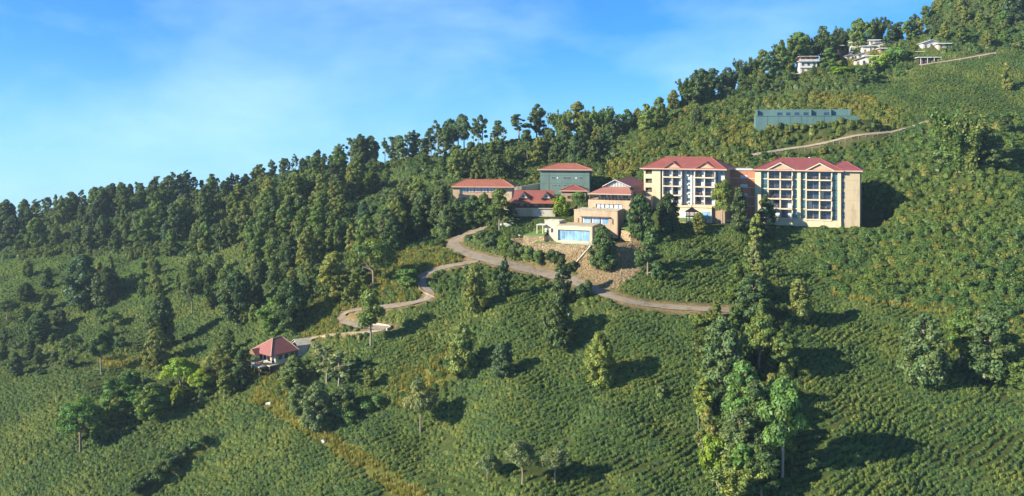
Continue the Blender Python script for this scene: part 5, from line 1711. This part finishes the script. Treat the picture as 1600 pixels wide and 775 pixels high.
# ---- woods: every tree its own object, spread over the outlined ground
def wood(poly, n, mix, hm, place, mind=4.5, tones=None):
    us, vs = [p[0] for p in poly], [p[1] for p in poly]
    got, tries = [], 0
    while len(got) < n and tries < n*60:
        tries += 1
        u, v = rng.uniform(min(us), max(us)), rng.uniform(min(vs), max(vs))
        if not inside(poly, np.array([u]), np.array([v]))[0]: continue
        if any(inside(q, np.array([u]), np.array([v]))[0] for q in P_CLEAR): continue
        p = ground_at(u, v)
        if any((p.x-q.x)**2+(p.y-q.y)**2 < mind*mind for q in got): continue
        if any((p.x-a)**2+(p.y-b)**2 < 4 for a, b, _ in TREES): continue
        if near_built(p.x, p.y, 1.5): continue
        got.append(p)
        k = rng.choice(list(mix), p=np.array(list(mix.values()))/sum(mix.values()))
        t = rng.choice(tones)
        lab = f"{ADJ[t]} {NOUN[k]} {place}"
        MANY.setdefault(lab, []).append((u, plant(k, t, u, v, 0, None, lab, f"{ADJ[t]} {NOUN[k]}s {place}"[:90], at=p, h=rng.uniform(*hm)*(0.55 if k == 'shrub' else 1))))
ADJ = {'dark': 'dark green', 'deep': 'very dark', 'mid': 'mid green', 'olive': 'olive green', 'bright': 'bright green', 'yellow': 'yellow green',
       'grey': 'grey green', 'pale': 'pale', 'blue': 'bluish green', 'lime': 'lime green'}
NOUN = {'oval': 'dense round tree', 'column': 'narrow tree', 'spread': 'spreading tree', 'tuft': 'long trunked tree', 'sparse': 'thin open tree',
        'bamboo': 'bamboo clump', 'ragged': 'ragged tree', 'shrub': 'bush', 'banana': 'broad leaved plant'}
MANY = {}
def near_built(x, y, m):
    for f, x0, x1, y0, y1 in PADS:
        a, b = f.local(x, y)
        if x0-m < a < x1+m and y0-m < b < y1+m: return True
    for A, w in ROADS:
        if np.min(np.hypot(A[:, 0]-x, A[:, 1]-y)) < w+m: return True
    return False

def skyline(pts, n, mix, hm, place, tones):
    """trees standing along the crest"""
    us = [p[0] for p in pts]; vs = [p[1] for p in pts]
    for k in range(n):
        u = us[0]+(us[-1]-us[0])*(k+rng.uniform(0.1, 0.9))/n
        v = float(np.interp(u, us, vs))+rng.uniform(-4, 10)
        kd = rng.choice(list(mix), p=np.array(list(mix.values()))/sum(mix.values()))
        t = rng.choice(tones)
        lab = f"{ADJ[t]} {NOUN[kd]} {place}"
        MANY.setdefault(lab, []).append((u, plant(kd, t, u, v, 0, None, lab, f"{ADJ[t]} {NOUN[kd]}s {place}"[:90], h=rng.uniform(*hm))))

skyline([(-60,356),(0,345),(80,326),(200,312),(300,292),(400,280),(520,252)], 52, {'ragged': 5, 'oval': 3, 'sparse': 3}, (6, 10.5), 'on the left skyline ridge', ['dark','blue','deep','mid'])
skyline([(-40,345),(80,322),(200,306),(300,286),(400,272),(520,248)], 16, {'sparse': 4, 'column': 2}, (7, 10.5), 'rising above the left skyline', ['dark','mid','olive','blue'])
skyline([(515,255),(570,246),(640,245),(700,240)], 16, {'sparse': 4, 'ragged': 3, 'oval': 2}, (10, 15), 'on the crest above the shaded wood', ['dark','blue','grey'])
skyline([(668,238),(700,236),(735,236),(760,234)], 10, {'sparse': 5, 'tuft': 2}, (14, 18.5), 'in the tall open crest row', ['dark','blue'])
skyline([(762,234),(790,228)], 3, {'sparse': 2, 'tuft': 1}, (9, 12), 'standing apart on the bare crest', ['dark'])
plant('ragged','dark',838,222,58,36,'tallest dark tree on the crest above the glazed hall')
plant('sparse','dark',812,226,48,36,'open dark tree left of the tallest one on the crest')
skyline([(870,226),(900,222),(950,214)], 7, {'bamboo': 4, 'ragged': 1}, (13, 17), 'on the crest above the grey green building', ['mid','olive','mid'])
skyline([(950,212),(1000,202),(1070,165)], 10, {'ragged': 3, 'oval': 2, 'bamboo': 1}, (6, 11), 'on the crest left above the scrub slope', ['mid','olive','dark','yellow'])
skyline([(1065,165),(1100,150),(1150,135),(1225,112)], 17, {'bamboo': 4, 'ragged': 3}, (10, 16), 'on the rising crest left of the village', ['dark','mid','blue'])
skyline([(1215,104),(1250,90),(1300,74),(1380,62)], 16, {'bamboo': 5, 'ragged': 3}, (12, 17), 'on the crest behind the village', ['dark','mid','deep'])
skyline([(1446,40),(1460,12),(1476,-14)], 8, {'ragged': 3, 'oval': 2}, (6, 10), 'on the edge of the top right hill', ['dark','mid','olive'])
skyline([(1385,72),(1420,62),(1450,38)], 7, {'ragged': 3, 'bamboo': 1}, (8, 12), 'on the crest right of the village', ['dark','mid','olive'])
wood([(-60,365),(60,345),(230,318),(330,300),(330,345),(270,385),(170,396),(0,398),(-60,405)], 42, {'ragged': 4, 'oval': 4, 'column': 1}, (8, 15.5), 'in the dense wood under the left ridge', 4.5, ['dark','blue','deep','dark','mid'])
wood([(330,300),(450,285),(520,268),(480,310),(400,345),(350,395),(250,400),(280,370)], 26, {'ragged': 4, 'oval': 3}, (8, 12), 'on the open slope under left ridge', 5, ['dark','mid','olive','mid'])
wood([(460,285),(560,262),(585,300),(560,345),(545,385),(470,440),(390,430),(385,385),(430,330)], 46, {'oval': 4, 'ragged': 4, 'column': 1}, (8, 15), 'in the thick wood left of the buildings', 4.3, ['mid','olive','dark','mid'])
wood([(600,335),(650,322),(700,345),(700,372),(640,395),(600,400),(570,390)], 20, {'ragged': 3, 'oval': 3, 'tuft': 1}, (9, 13), 'in the grove left of the glazed hall', 4.2, ['mid','olive','dark','grey'])
wood([(575,255),(690,252),(700,290),(640,300),(585,290)], 9, {'shrub': 4, 'oval': 2}, (3.5, 8), 'on the dim open slope under the crest', 5, ['mid','dark','olive'])
wood([(780,245),(960,222),(940,250),(925,270),(850,262),(790,285),(700,282),(720,262)], 30, {'ragged': 4, 'oval': 2, 'bamboo': 1}, (8, 13), 'in the wood behind the grey green building', 4.5, ['mid','dark','olive','dark'])
wood([(1080,160),(1225,118),(1240,140),(1170,150),(1085,170)], 14, {'ragged': 3, 'shrub': 2, 'oval': 1}, (6, 10), 'on the wooded slope left below the village', 4.5, ['mid','dark','olive'])
wood([(1240,140),(1260,118),(1330,95),(1420,95),(1400,125),(1320,145)], 11, {'ragged': 3, 'oval': 2, 'shrub': 2}, (4.5, 8), 'among the village houses', 4.5, ['dark','mid','bright','dark'])
wood([(1450,70),(1460,14),(1480,-30),(1620,-30),(1620,75),(1560,80)], 46, {'ragged': 3, 'oval': 2, 'shrub': 2}, (5, 9), 'on the top right hill', 5, ['mid','dark','olive','bright'])
wood([(470,430),(560,405),(600,440),(560,475),(510,490),(460,490)], 12, {'ragged': 3, 'shrub': 3, 'oval': 1}, (5, 9), 'in the thicket above the lower hairpin bend', 4.5, ['mid','olive','dark'])
wood([(0,500),(110,480),(220,500),(230,540),(120,580),(0,600)], 26, {'oval': 3, 'spread': 2, 'shrub': 3, 'tuft': 1}, (4.5, 8.5), 'scattered on the shaded left slope', 7, ['dark','mid','bright'])
wood([(10,392),(245,392),(245,470),(40,475)], 11, {'oval': 2, 'column': 1, 'shrub': 3, 'ragged': 1}, (4, 9), 'dotted over the far left meadow', 7, ['dark','mid','olive'])
wood([(345,545),(392,560),(390,625),(330,625)], 7, {'oval': 2, 'ragged': 2, 'shrub': 2}, (4, 8), 'left of the stilt pavilion', 4.2, ['mid','dark','olive'])
wood([(440,570),(545,560),(600,600),(560,650),(470,650)], 9, {'oval': 1, 'ragged': 1, 'shrub': 4}, (3.5, 6.5), 'on the scrubby ground below the stilt pavilion', 4.5, ['mid','olive','grey'])
wood([(200,400),(330,420),(330,470),(220,470)], 16, {'oval': 2, 'column': 2, 'shrub': 2}, (4, 8), 'scattered below the wood on the left slope', 6, ['olive','dark','mid'])
wood([(100,690),(180,640),(260,598),(345,590),(330,625),(230,655),(140,710)], 13, {'oval': 2, 'ragged': 2, 'spread': 2}, (5, 8.5), 'in the bright band across the lower left', 4, ['bright','lime','olive','yellow'])
wood([(180,640),(260,600),(330,610),(320,640),(230,665)], 8, {'shrub': 3, 'oval': 1, 'ragged': 1}, (3.5, 7), 'in the lower left thicket', 4, ['mid','dark','grey'])
wood([(1090,500),(1140,490),(1230,560),(1225,700),(1205,790),(1130,790),(1095,690)], 30, {'shrub': 3, 'ragged': 3, 'oval': 2, 'column': 1}, (5, 10), 'filling the tree belt', 3.4, ['mid','olive','dark','bright','yellow'])
wood([(310,395),(480,395),(470,470),(410,520),(330,500)], 22, {'oval': 3, 'ragged': 3, 'shrub': 2}, (5, 10), 'on the mid left slope below the wood', 4.5, ['mid','olive','dark','olive'])
wood([(1290,124),(1330,112),(1440,106),(1440,116),(1340,134)], 5, {'shrub': 3, 'ragged': 2}, (4, 7), 'hiding the foot of the village', 4, ['dark','mid','bright'])
wood([(1010,400),(1040,365),(1090,372),(1100,400),(1030,430)], 5, {'shrub': 3}, (3, 5), 'on the slope below the gazebo', 4, ['mid','dark'])
wood([(1190,385),(1200,430),(1180,470),(1160,440),(1170,390)], 6, {'shrub': 2, 'column': 1}, (4, 8), 'in the tree file under the right hotel', 4, ['olive','mid'])
for u, v, s in ((215,768,26),(232,756,28),(250,748,26),(268,736,30),(284,722,28),(300,708,26),(316,698,22)):
    lab = 'dark bush in the hedge along the gully at the lower left'
    MANY.setdefault(lab, []).append((u, plant('shrub', 'dark', u, v, s, s*1.25, lab, 'hedge bushes along the gully')))
ORD = ['', 'second from left', 'third from left', 'fourth from left', 'fifth from left', 'sixth from left', 'seventh from left', 'eighth from left', 'ninth from left', 'tenth from left',
       'eleventh from left', 'twelfth from left', 'thirteenth from left', 'fourteenth from left', 'fifteenth from left', 'sixteenth from left']
for lab, L in MANY.items():
    L.sort(key=lambda q: q[0])
    if 1 < len(L) <= len(ORD)+1:
        for i, (_, o) in enumerate(L):
            o['label'] = lab+', '+('leftmost' if i == 0 else 'rightmost' if i == len(L)-1 else ORD[i])

# ------------------------------------------------------------------ tea bushes, scrub, undergrowth, grass
def bush_mesh(name, seed, n, leaf, flat, core, wide=0.5, lumps=4):
    """low dome of leaves: a lumpy cushion surface with small leaf sprays lying on it"""
    rg = np.random.default_rng(seed)
    ph = rg.uniform(0, 6.283, 6)
    def rad(th): return wide*(1+0.10*np.sin(2*th+ph[0])+0.08*np.sin(3*th+ph[1])+0.05*np.sin(5*th+ph[2]))
    def top(q, th): return flat*(np.sqrt(np.maximum(0, 1-q**2.6)))*(1+0.10*np.sin(3*th+ph[3])*q+0.10*np.sin(9*q*np.cos(th)+ph[4])*np.sin(9*q*np.sin(th)+ph[5]))
    th = rg.uniform(0, 6.283, n); q = rg.uniform(0, 1, n)**0.36*0.995
    def P_(q, th): 
        R_ = rad(th)*q
        return np.stack([R_*np.cos(th), R_*np.sin(th), top(q, th)-0.0], 1)
    P = P_(q, th)
    e = 0.04
    a = P_(np.minimum(q+e, 0.999), th)-P_(np.maximum(q-e, 0), th); b = P_(q, th+e)-P_(q, th-e)
    nr = np.cross(a, b); nr /= np.maximum(np.linalg.norm(nr, axis=1, keepdims=True), 1e-6)
    nr = np.where(nr[:, 2:3] < 0, -nr, nr)
    V = cards(P+nr*rg.uniform(-0.02, 0.05, n)[:, None], nr+rg.normal(size=(n, 3))*0.40, leaf, rg)
    t = 1+rg.uniform(-0.3, 0.3, n)
    T = np.stack([t, t, t], 1)
    rings = [(1.0, -0.25), (0.97, None), (0.8, None), (0.5, None), (0.0, None)]
    m = 8; A = np.arange(m)*2*math.pi/m
    R_ = []
    for qq, zz in rings:
        p = P_(np.full(m, min(qq, 0.995)), A)
        if zz is not None: p[:, 2] = zz
        p[:, :2] *= 0.87; p[:, 2] -= 0.07
        R_.append(p)
    Q = []
    for k in range(len(R_)-1):
        for i in range(m):
            i2 = (i+1) % m
            Q += [R_[k][i], R_[k][i2], R_[k+1][i2], R_[k+1][i]]
    Q = np.array(Q)
    return card_mesh(name, np.concatenate([V, Q]), np.concatenate([T, np.full((len(Q)//4, 3), 0.92)]))

def grass_mesh(name, seed):
    rg = np.random.default_rng(seed)
    n = 26
    a = rg.uniform(0, 6.283, n); q = rg.uniform(0, 0.4, n)
    P = np.stack([q*np.cos(a), q*np.sin(a), rg.uniform(0.2, 0.45, n)], 1)
    nr = np.stack([np.cos(a), np.sin(a), rg.uniform(-.1, .5, n)], 1)
    V = []
    for i in range(n):
        up = np.array([math.cos(a[i])*0.35, math.sin(a[i])*0.35, 1.0]); sd = np.array([-math.sin(a[i]), math.cos(a[i]), 0])*0.06
        b = np.array([q[i]*math.cos(a[i]), q[i]*math.sin(a[i]), -0.05]); L = rg.uniform(0.45, 0.95)
        V += [b-sd, b+sd, b+up*L+sd*0.3, b+up*L-sd*0.3]
    t = rg.uniform(0.8, 1.2, (n, 1))*np.ones((n, 3))
    return card_mesh(name, np.array(V), t)

def scatter_stuff(name, P, rot, scl, meshes, mat, label):
    """one object of uncountable growth: geometry nodes put leaf meshes on the points"""
    hold = bpy.data.collections.new(name+'_kinds')
    for i, me in enumerate(meshes):
        me.materials.append(mat)
        hold.objects.link(bpy.data.objects.new(f'{name}_kind', me))
    me = bpy.data.meshes.new(name)
    me.vertices.add(len(P)); me.vertices.foreach_set('co', P.astype(np.float32).ravel())
    at = me.attributes.new('rot', 'FLOAT_VECTOR', 'POINT'); at.data.foreach_set('vector', rot.astype(np.float32).ravel())
    at = me.attributes.new('scl', 'FLOAT_VECTOR', 'POINT'); at.data.foreach_set('vector', scl.astype(np.float32).ravel())
    at = me.attributes.new('pick', 'INT', 'POINT'); at.data.foreach_set('value', rng.integers(0, len(meshes), len(P)).astype(np.int32))
    me.update()
    ng = bpy.data.node_groups.new(name, 'GeometryNodeTree')
    ng.interface.new_socket('Geometry', in_out='INPUT', socket_type='NodeSocketGeometry')
    ng.interface.new_socket('Geometry', in_out='OUTPUT', socket_type='NodeSocketGeometry')
    gi, go = ng.nodes.new('NodeGroupInput'), ng.nodes.new('NodeGroupOutput')
    ci = ng.nodes.new('GeometryNodeCollectionInfo')
    ci.inputs['Collection'].default_value = hold
    ci.inputs['Separate Children'].default_value = True
    ci.inputs['Reset Children'].default_value = True
    ip = ng.nodes.new('GeometryNodeInstanceOnPoints')
    ip.inputs['Pick Instance'].default_value = True
    def attr(nm, ty):
        n = ng.nodes.new('GeometryNodeInputNamedAttribute'); n.data_type = ty; n.inputs[0].default_value = nm
        return next(s for s in n.outputs if s.enabled and s.name == 'Attribute')
    L = ng.links.new
    L(gi.outputs[0], ip.inputs['Points'])
    L(ci.outputs[0], ip.inputs['Instance'])
    L(attr('pick', 'INT'), ip.inputs['Instance Index'])
    L(attr('rot', 'FLOAT_VECTOR'), ip.inputs['Rotation'])
    L(attr('scl', 'FLOAT_VECTOR'), ip.inputs['Scale'])
    L(ip.outputs[0], go.inputs[0])
    o = link(name, me)
    md = o.modifiers.new('growth', 'NODES'); md.node_group = ng
    return tag(o, label, None, None, 'stuff')

def built_mask(x, y, m0):
    r = np.zeros(x.shape, bool)
    for f, x0, x1, y0, y1 in PADS:
        m = min(m0, 0.2) if f is FTW else m0
        a, b = f.local(x, y)
        r |= (a > x0-m) & (a < x1+m) & (b > y0-m) & (b < y1+m)
    m = m0
    for A, w in ROADS:
        bb = (x > A[:,0].min()-w-m) & (x < A[:,0].max()+w+m) & (y > A[:,1].min()-w-m) & (y < A[:,1].max()+w+m)
        i = np.where(bb)[0]
        for c in range(0, len(i), 4000):
            j = i[c:c+4000]
            d = np.min(np.hypot(A[:, 0][None]-x[j][:, None], A[:, 1][None]-y[j][:, None]), 1)
            r[j] |= d < w+m
    return r

def facing(x, y, z):
    """slope seen from the valley side where the drone hovers (the back of the ridge is not modelled with plants)"""
    e = 3.0
    g = (hgt(x, y+e)-hgt(x, y-e))/(2*e)
    return g > z/y-0.03

def in_view(x, y, z, mu=110, mv=60):
    u, v = pix(x, y, z)
    return (u > -mu) & (u < 1600+mu) & (v > -mv) & (v < 775+mv), u, v

def in_any(polys, u, v):
    r = np.zeros(u.shape, bool)
    for p in polys: r |= inside(p, u, v)
    return r

# tea in rows that climb gently across the contours
def row_tilt(x): return 0.03+0.17*smooth01((x+95)/70)
_tx = np.arange(-400, 401, 1.0); _tf = np.concatenate([[0], np.cumsum(row_tilt(_tx[:-1]))])
xs = np.arange(-260, 300, 0.76)
ys = np.arange(100, 470, 0.5)
XY, YYc = np.meshgrid(xs, ys, indexing='ij')
Hc = np.maximum.accumulate(hgt(XY, YYc)-np.interp(XY, _tx, _tf), axis=1)
lev = np.arange(-190, 90, 0.41)
pts = []
for i in range(len(xs)):
    hcol = Hc[i]+np.linspace(0, 1e-4, len(ys))
    l = lev+0.12*math.sin(xs[i]*0.11)+0.10*np.sin(xs[i]*0.27+lev*3)
    y = np.interp(l, hcol, ys, left=-1, right=-1)
    k = (y > 101) & (y < 469)
    ph = (np.sin(np.arange(len(lev))*12.9898)*43758.5) % 1.0
    x = xs[i]+(ph[k]-0.5)*0.76+rng.normal(0, 0.14, k.sum())
    pts.append(np.stack([x, y[k]+rng.normal(0, 0.13, k.sum())+0.20*np.sin(x*0.9+np.arange(len(lev))[k]*2.1)], 1))
pts = np.concatenate(pts)
x, y = pts[:, 0], pts[:, 1]
z = hgt(x, y)
ok, u, v = in_view(x, y, z)
ok &= facing(x, y, z)
pts, x, y, z, u, v = pts[ok], x[ok], y[ok], z[ok], u[ok], v[ok]
bare = in_any(P_FOREST+P_SCRUB+[P_RUBBLE], u, v) | in_any([P_DRY[0], P_DRY[1]], u, v)
bare |= built_mask(x, y, 1.6)
meadow = in_any(P_GRASS, u, v)
gap = (np.sin(x*0.21+1.3)*np.sin(y*0.17+x*0.05)+0.6*np.sin(x*0.07-y*0.09)) > 1.50
drop = bare | gap | (rng.random(len(x)) < np.where(meadow, 0.25, 0.03))
gi = inside([(195,775),(325,690),(335,696),(225,785)], u, v)
keep = ~drop & ~gi
x, y, z, u, v = x[keep], y[keep], z[keep], u[keep], v[keep]
n = len(x)
big = rng.uniform(0.82, 1.22, n)*np.where(inside(P_GRASS[0], u, v), 0.8, 1.0)
e = 2.0
tang = np.arctan2(-((hgt(x+e, y)-hgt(x-e, y))/(2*e)-row_tilt(x)), np.maximum((hgt(x, y+e)-hgt(x, y-e))/(2*e), 0.05))
SC = np.stack([big*rng.uniform(0.72, 1.12, n), big*rng.uniform(0.66, 0.84, n), big*rng.uniform(0.75, 1.15, n)], 1)
RT = np.stack([rng.normal(0, .05, n), rng.normal(0, .05, n), tang+rng.normal(0, .2, n)+math.pi*rng.integers(0, 2, n)], 1)
tea_meshes = [bush_mesh('tea_bush', 900+i, 120, 0.17, 0.58, True, 0.60) for i in range(5)]
inview = (u > 5) & (u < 1595) & (v > 5) & (v < 772)
order = np.argsort(np.where(inview, y, 9e9))[:300]
for i in order:
    me = tea_meshes[int(rng.integers(0, 5))]
    o = bpy.data.objects.new('tea_bush', me)
    o.location = (x[i], y[i], z[i]-0.05); o.rotation_euler = tuple(RT[i]); o.scale = tuple(SC[i])
    C.objects.link(o)
    tag(o, 'round clipped green tea bush in the tea rows nearest the bottom edge', 'tea bush', 'nearest tea bushes')
rest = np.ones(n, bool); rest[order] = False
P = np.stack([x, y, z-0.05], 1)
print('tea bushes', n)
scatter_stuff('tea_field', P[rest], RT[rest], SC[rest], tea_meshes, M['tea'], 'rows of clipped tea bushes covering the slopes')

# scrub, undergrowth and dry grass
def blanket(polys, dens, mind_built, extra=None, area=(-330, 330, 105, 470)):
    n = int((area[1]-area[0])*(area[3]-area[2])*dens)
    x = rng.uniform(area[0], area[1], n); y = rng.uniform(area[2], area[3], n); z = hgt(x, y)
    ok, u, v = in_view(x, y, z)
    ok &= in_any(polys, u, v) & facing(x, y, z) & ~in_any(P_CLEAR, u, v)
    x, y, z = x[ok], y[ok], z[ok]
    ok = ~built_mask(x, y, mind_built)
    return x[ok], y[ok], z[ok]
def rs(n, lo, hi, zlo=0.8, zhi=1.2):
    s = rng.uniform(lo, hi, n)
    return np.stack([rng.normal(0, .1, n), rng.normal(0, .1, n), rng.uniform(0, 6.283, n)], 1), np.stack([s, s, s*rng.uniform(zlo, zhi, n)], 1)
def scrub_sizes(n):
    r_, s_ = rs(n, 0.5, 1.15)
    k = rng.random(n) < 0.35
    s_[k] *= rng.uniform(1.3, 2.1, k.sum())[:, None]
    s_[:, 2] *= rng.uniform(0.8, 1.4, n)
    return r_, s_
def scrub_meshes(s): return [bush_mesh('scrub', s+i, 200, 0.22, 0.92, True, 0.85) for i in range(4)]+[card_mesh('scrub', *clump_cards(
    [(a*0.35, b*0.35, 0.35+0.2*((a*b) % 2), 0.42, 0.42, 0.40) for a, b in ((1, 0.2), (-0.8, 0.7), (-0.3, -1), (0.4, 0.9))], 190, 0.24, np.random.default_rng(s+50+i), (0.5, 1.1))) for i in range(3)]
x, y, z = blanket([P_SCRUB[0], P_SCRUB[2]], 0.85, 1.2)
r_, s_ = scrub_sizes(len(x))
s_[:, 2] *= 0.78
scatter_stuff('scrub', np.stack([x, y, z-0.05], 1), r_, s_, scrub_meshes(950)[:5], M['scrub'], 'thick green scrub on the steep right slope')
x, y, z = blanket([P_SCRUB[1]], 0.85, 1.2)
x2, y2, z2 = blanket([[(1172,206),(1350,178),(1425,188),(1392,206),(1176,243)]], 1.0, 0.8)
x, y, z = np.concatenate([x, x2]), np.concatenate([y, y2]), np.concatenate([z, z2])
r_, s_ = scrub_sizes(len(x))
scatter_stuff('golden_scrub', np.stack([x, y, z-0.05], 1), r_, s_, scrub_meshes(930), M['gold'], 'yellowish scrub on the slope above the hotel')
x, y, z = blanket(P_SCRUB[3:], 0.62, 0.6)
r_, s_ = rs(len(x), 0.55, 1.3)
scatter_stuff('roadside_scrub', np.stack([x, y, z-0.05], 1), r_, s_, [bush_mesh('scrub', 960+i, 130, 0.20, 0.8, True, 0.72) for i in range(3)], M['scrub'], 'low scrub round the road bends')
x, y, z = blanket(P_FOREST, 0.30, 1.2)
r_, s_ = rs(len(x), 0.9, 2.2)
print('undergrowth', len(x))
scatter_stuff('undergrowth', np.stack([x, y, z-0.05], 1), r_, s_, [bush_mesh('undergrowth', 970+i, 140, 0.22, 0.85, True, 0.8) for i in range(4)], M['under'], 'green undergrowth below the trees of the woods')
hold = P_CLEAR; P_CLEAR = []
x, y, z = blanket(hold, 0.7, 0.6)
P_CLEAR = hold
r_, s_ = rs(len(x), 0.35, 0.8)
scatter_stuff('low_growth', np.stack([x, y, z-0.05], 1), r_, s_, [bush_mesh('low_growth', 990+i, 120, 0.22, 0.7, True, 0.8) for i in range(3)], M['gold'], 'low garden growth around the village houses')
x, y, z = blanket(P_DRY+[P_SCRUB[3], P_SCRUB[4]], 1.7, 0.3)
k = rng.random(len(x)) < 0.8
x, y, z = x[k], y[k], z[k]
r_, s_ = rs(len(x), 0.7, 1.5)
scatter_stuff('dry_grass', np.stack([x, y, z-0.03], 1), r_, s_, [grass_mesh('dry_grass', 980+i) for i in range(3)], M['dry'], 'tufts of yellow dry grass on banks and the footpath')
x, y, z = blanket([P_RUBBLE], 5.5, 0.2)
k = ~inside([(840,345),(930,345),(925,378),(865,378)], *pix(x, y, z))
x, y, z = x[k], y[k], z[k]
r_, s_ = rs(len(x), 0.28, 0.62)
def stone_mesh(seed):
    import bmesh
    rg = np.random.default_rng(seed)
    bm = bmesh.new(); bmesh.ops.create_icosphere(bm, subdivisions=1, radius=0.7)
    for q in bm.verts: q.co *= rg.uniform(0.7, 1.2); q.co.z *= 0.75
    me = bpy.data.meshes.new('rubble'); bm.to_mesh(me); bm.free(); return me
scatter_stuff('rubble', np.stack([x, y, z], 1), r_, s_, [stone_mesh(i) for i in range(4)], M['stone'], 'brown rubble stones of the steep bank below the glass front')
for t in ('tree count %d' % len(TREES),): print(t)

# ------------------------------------------------------------------ thin blue valley air
bm_ = MB().box(-720, 720, -60, 780, -460, 175)
hm, ht = mat_new('thin_haze')
pv = N(ht, 'ShaderNodeVolumePrincipled')
pv.inputs['Color'].default_value = (0.62, 0.80, 1.0, 1)
pv.inputs['Density'].default_value = 0.00011
pv.inputs['Anisotropy'].default_value = 0.2
ho = N(ht, 'ShaderNodeOutputMaterial')
ht.links.new(pv.outputs[0], ho.inputs['Volume'])
tag(bm_.build('haze', hm), 'thin pale haze filling the valley air', None, None, 'stuff')
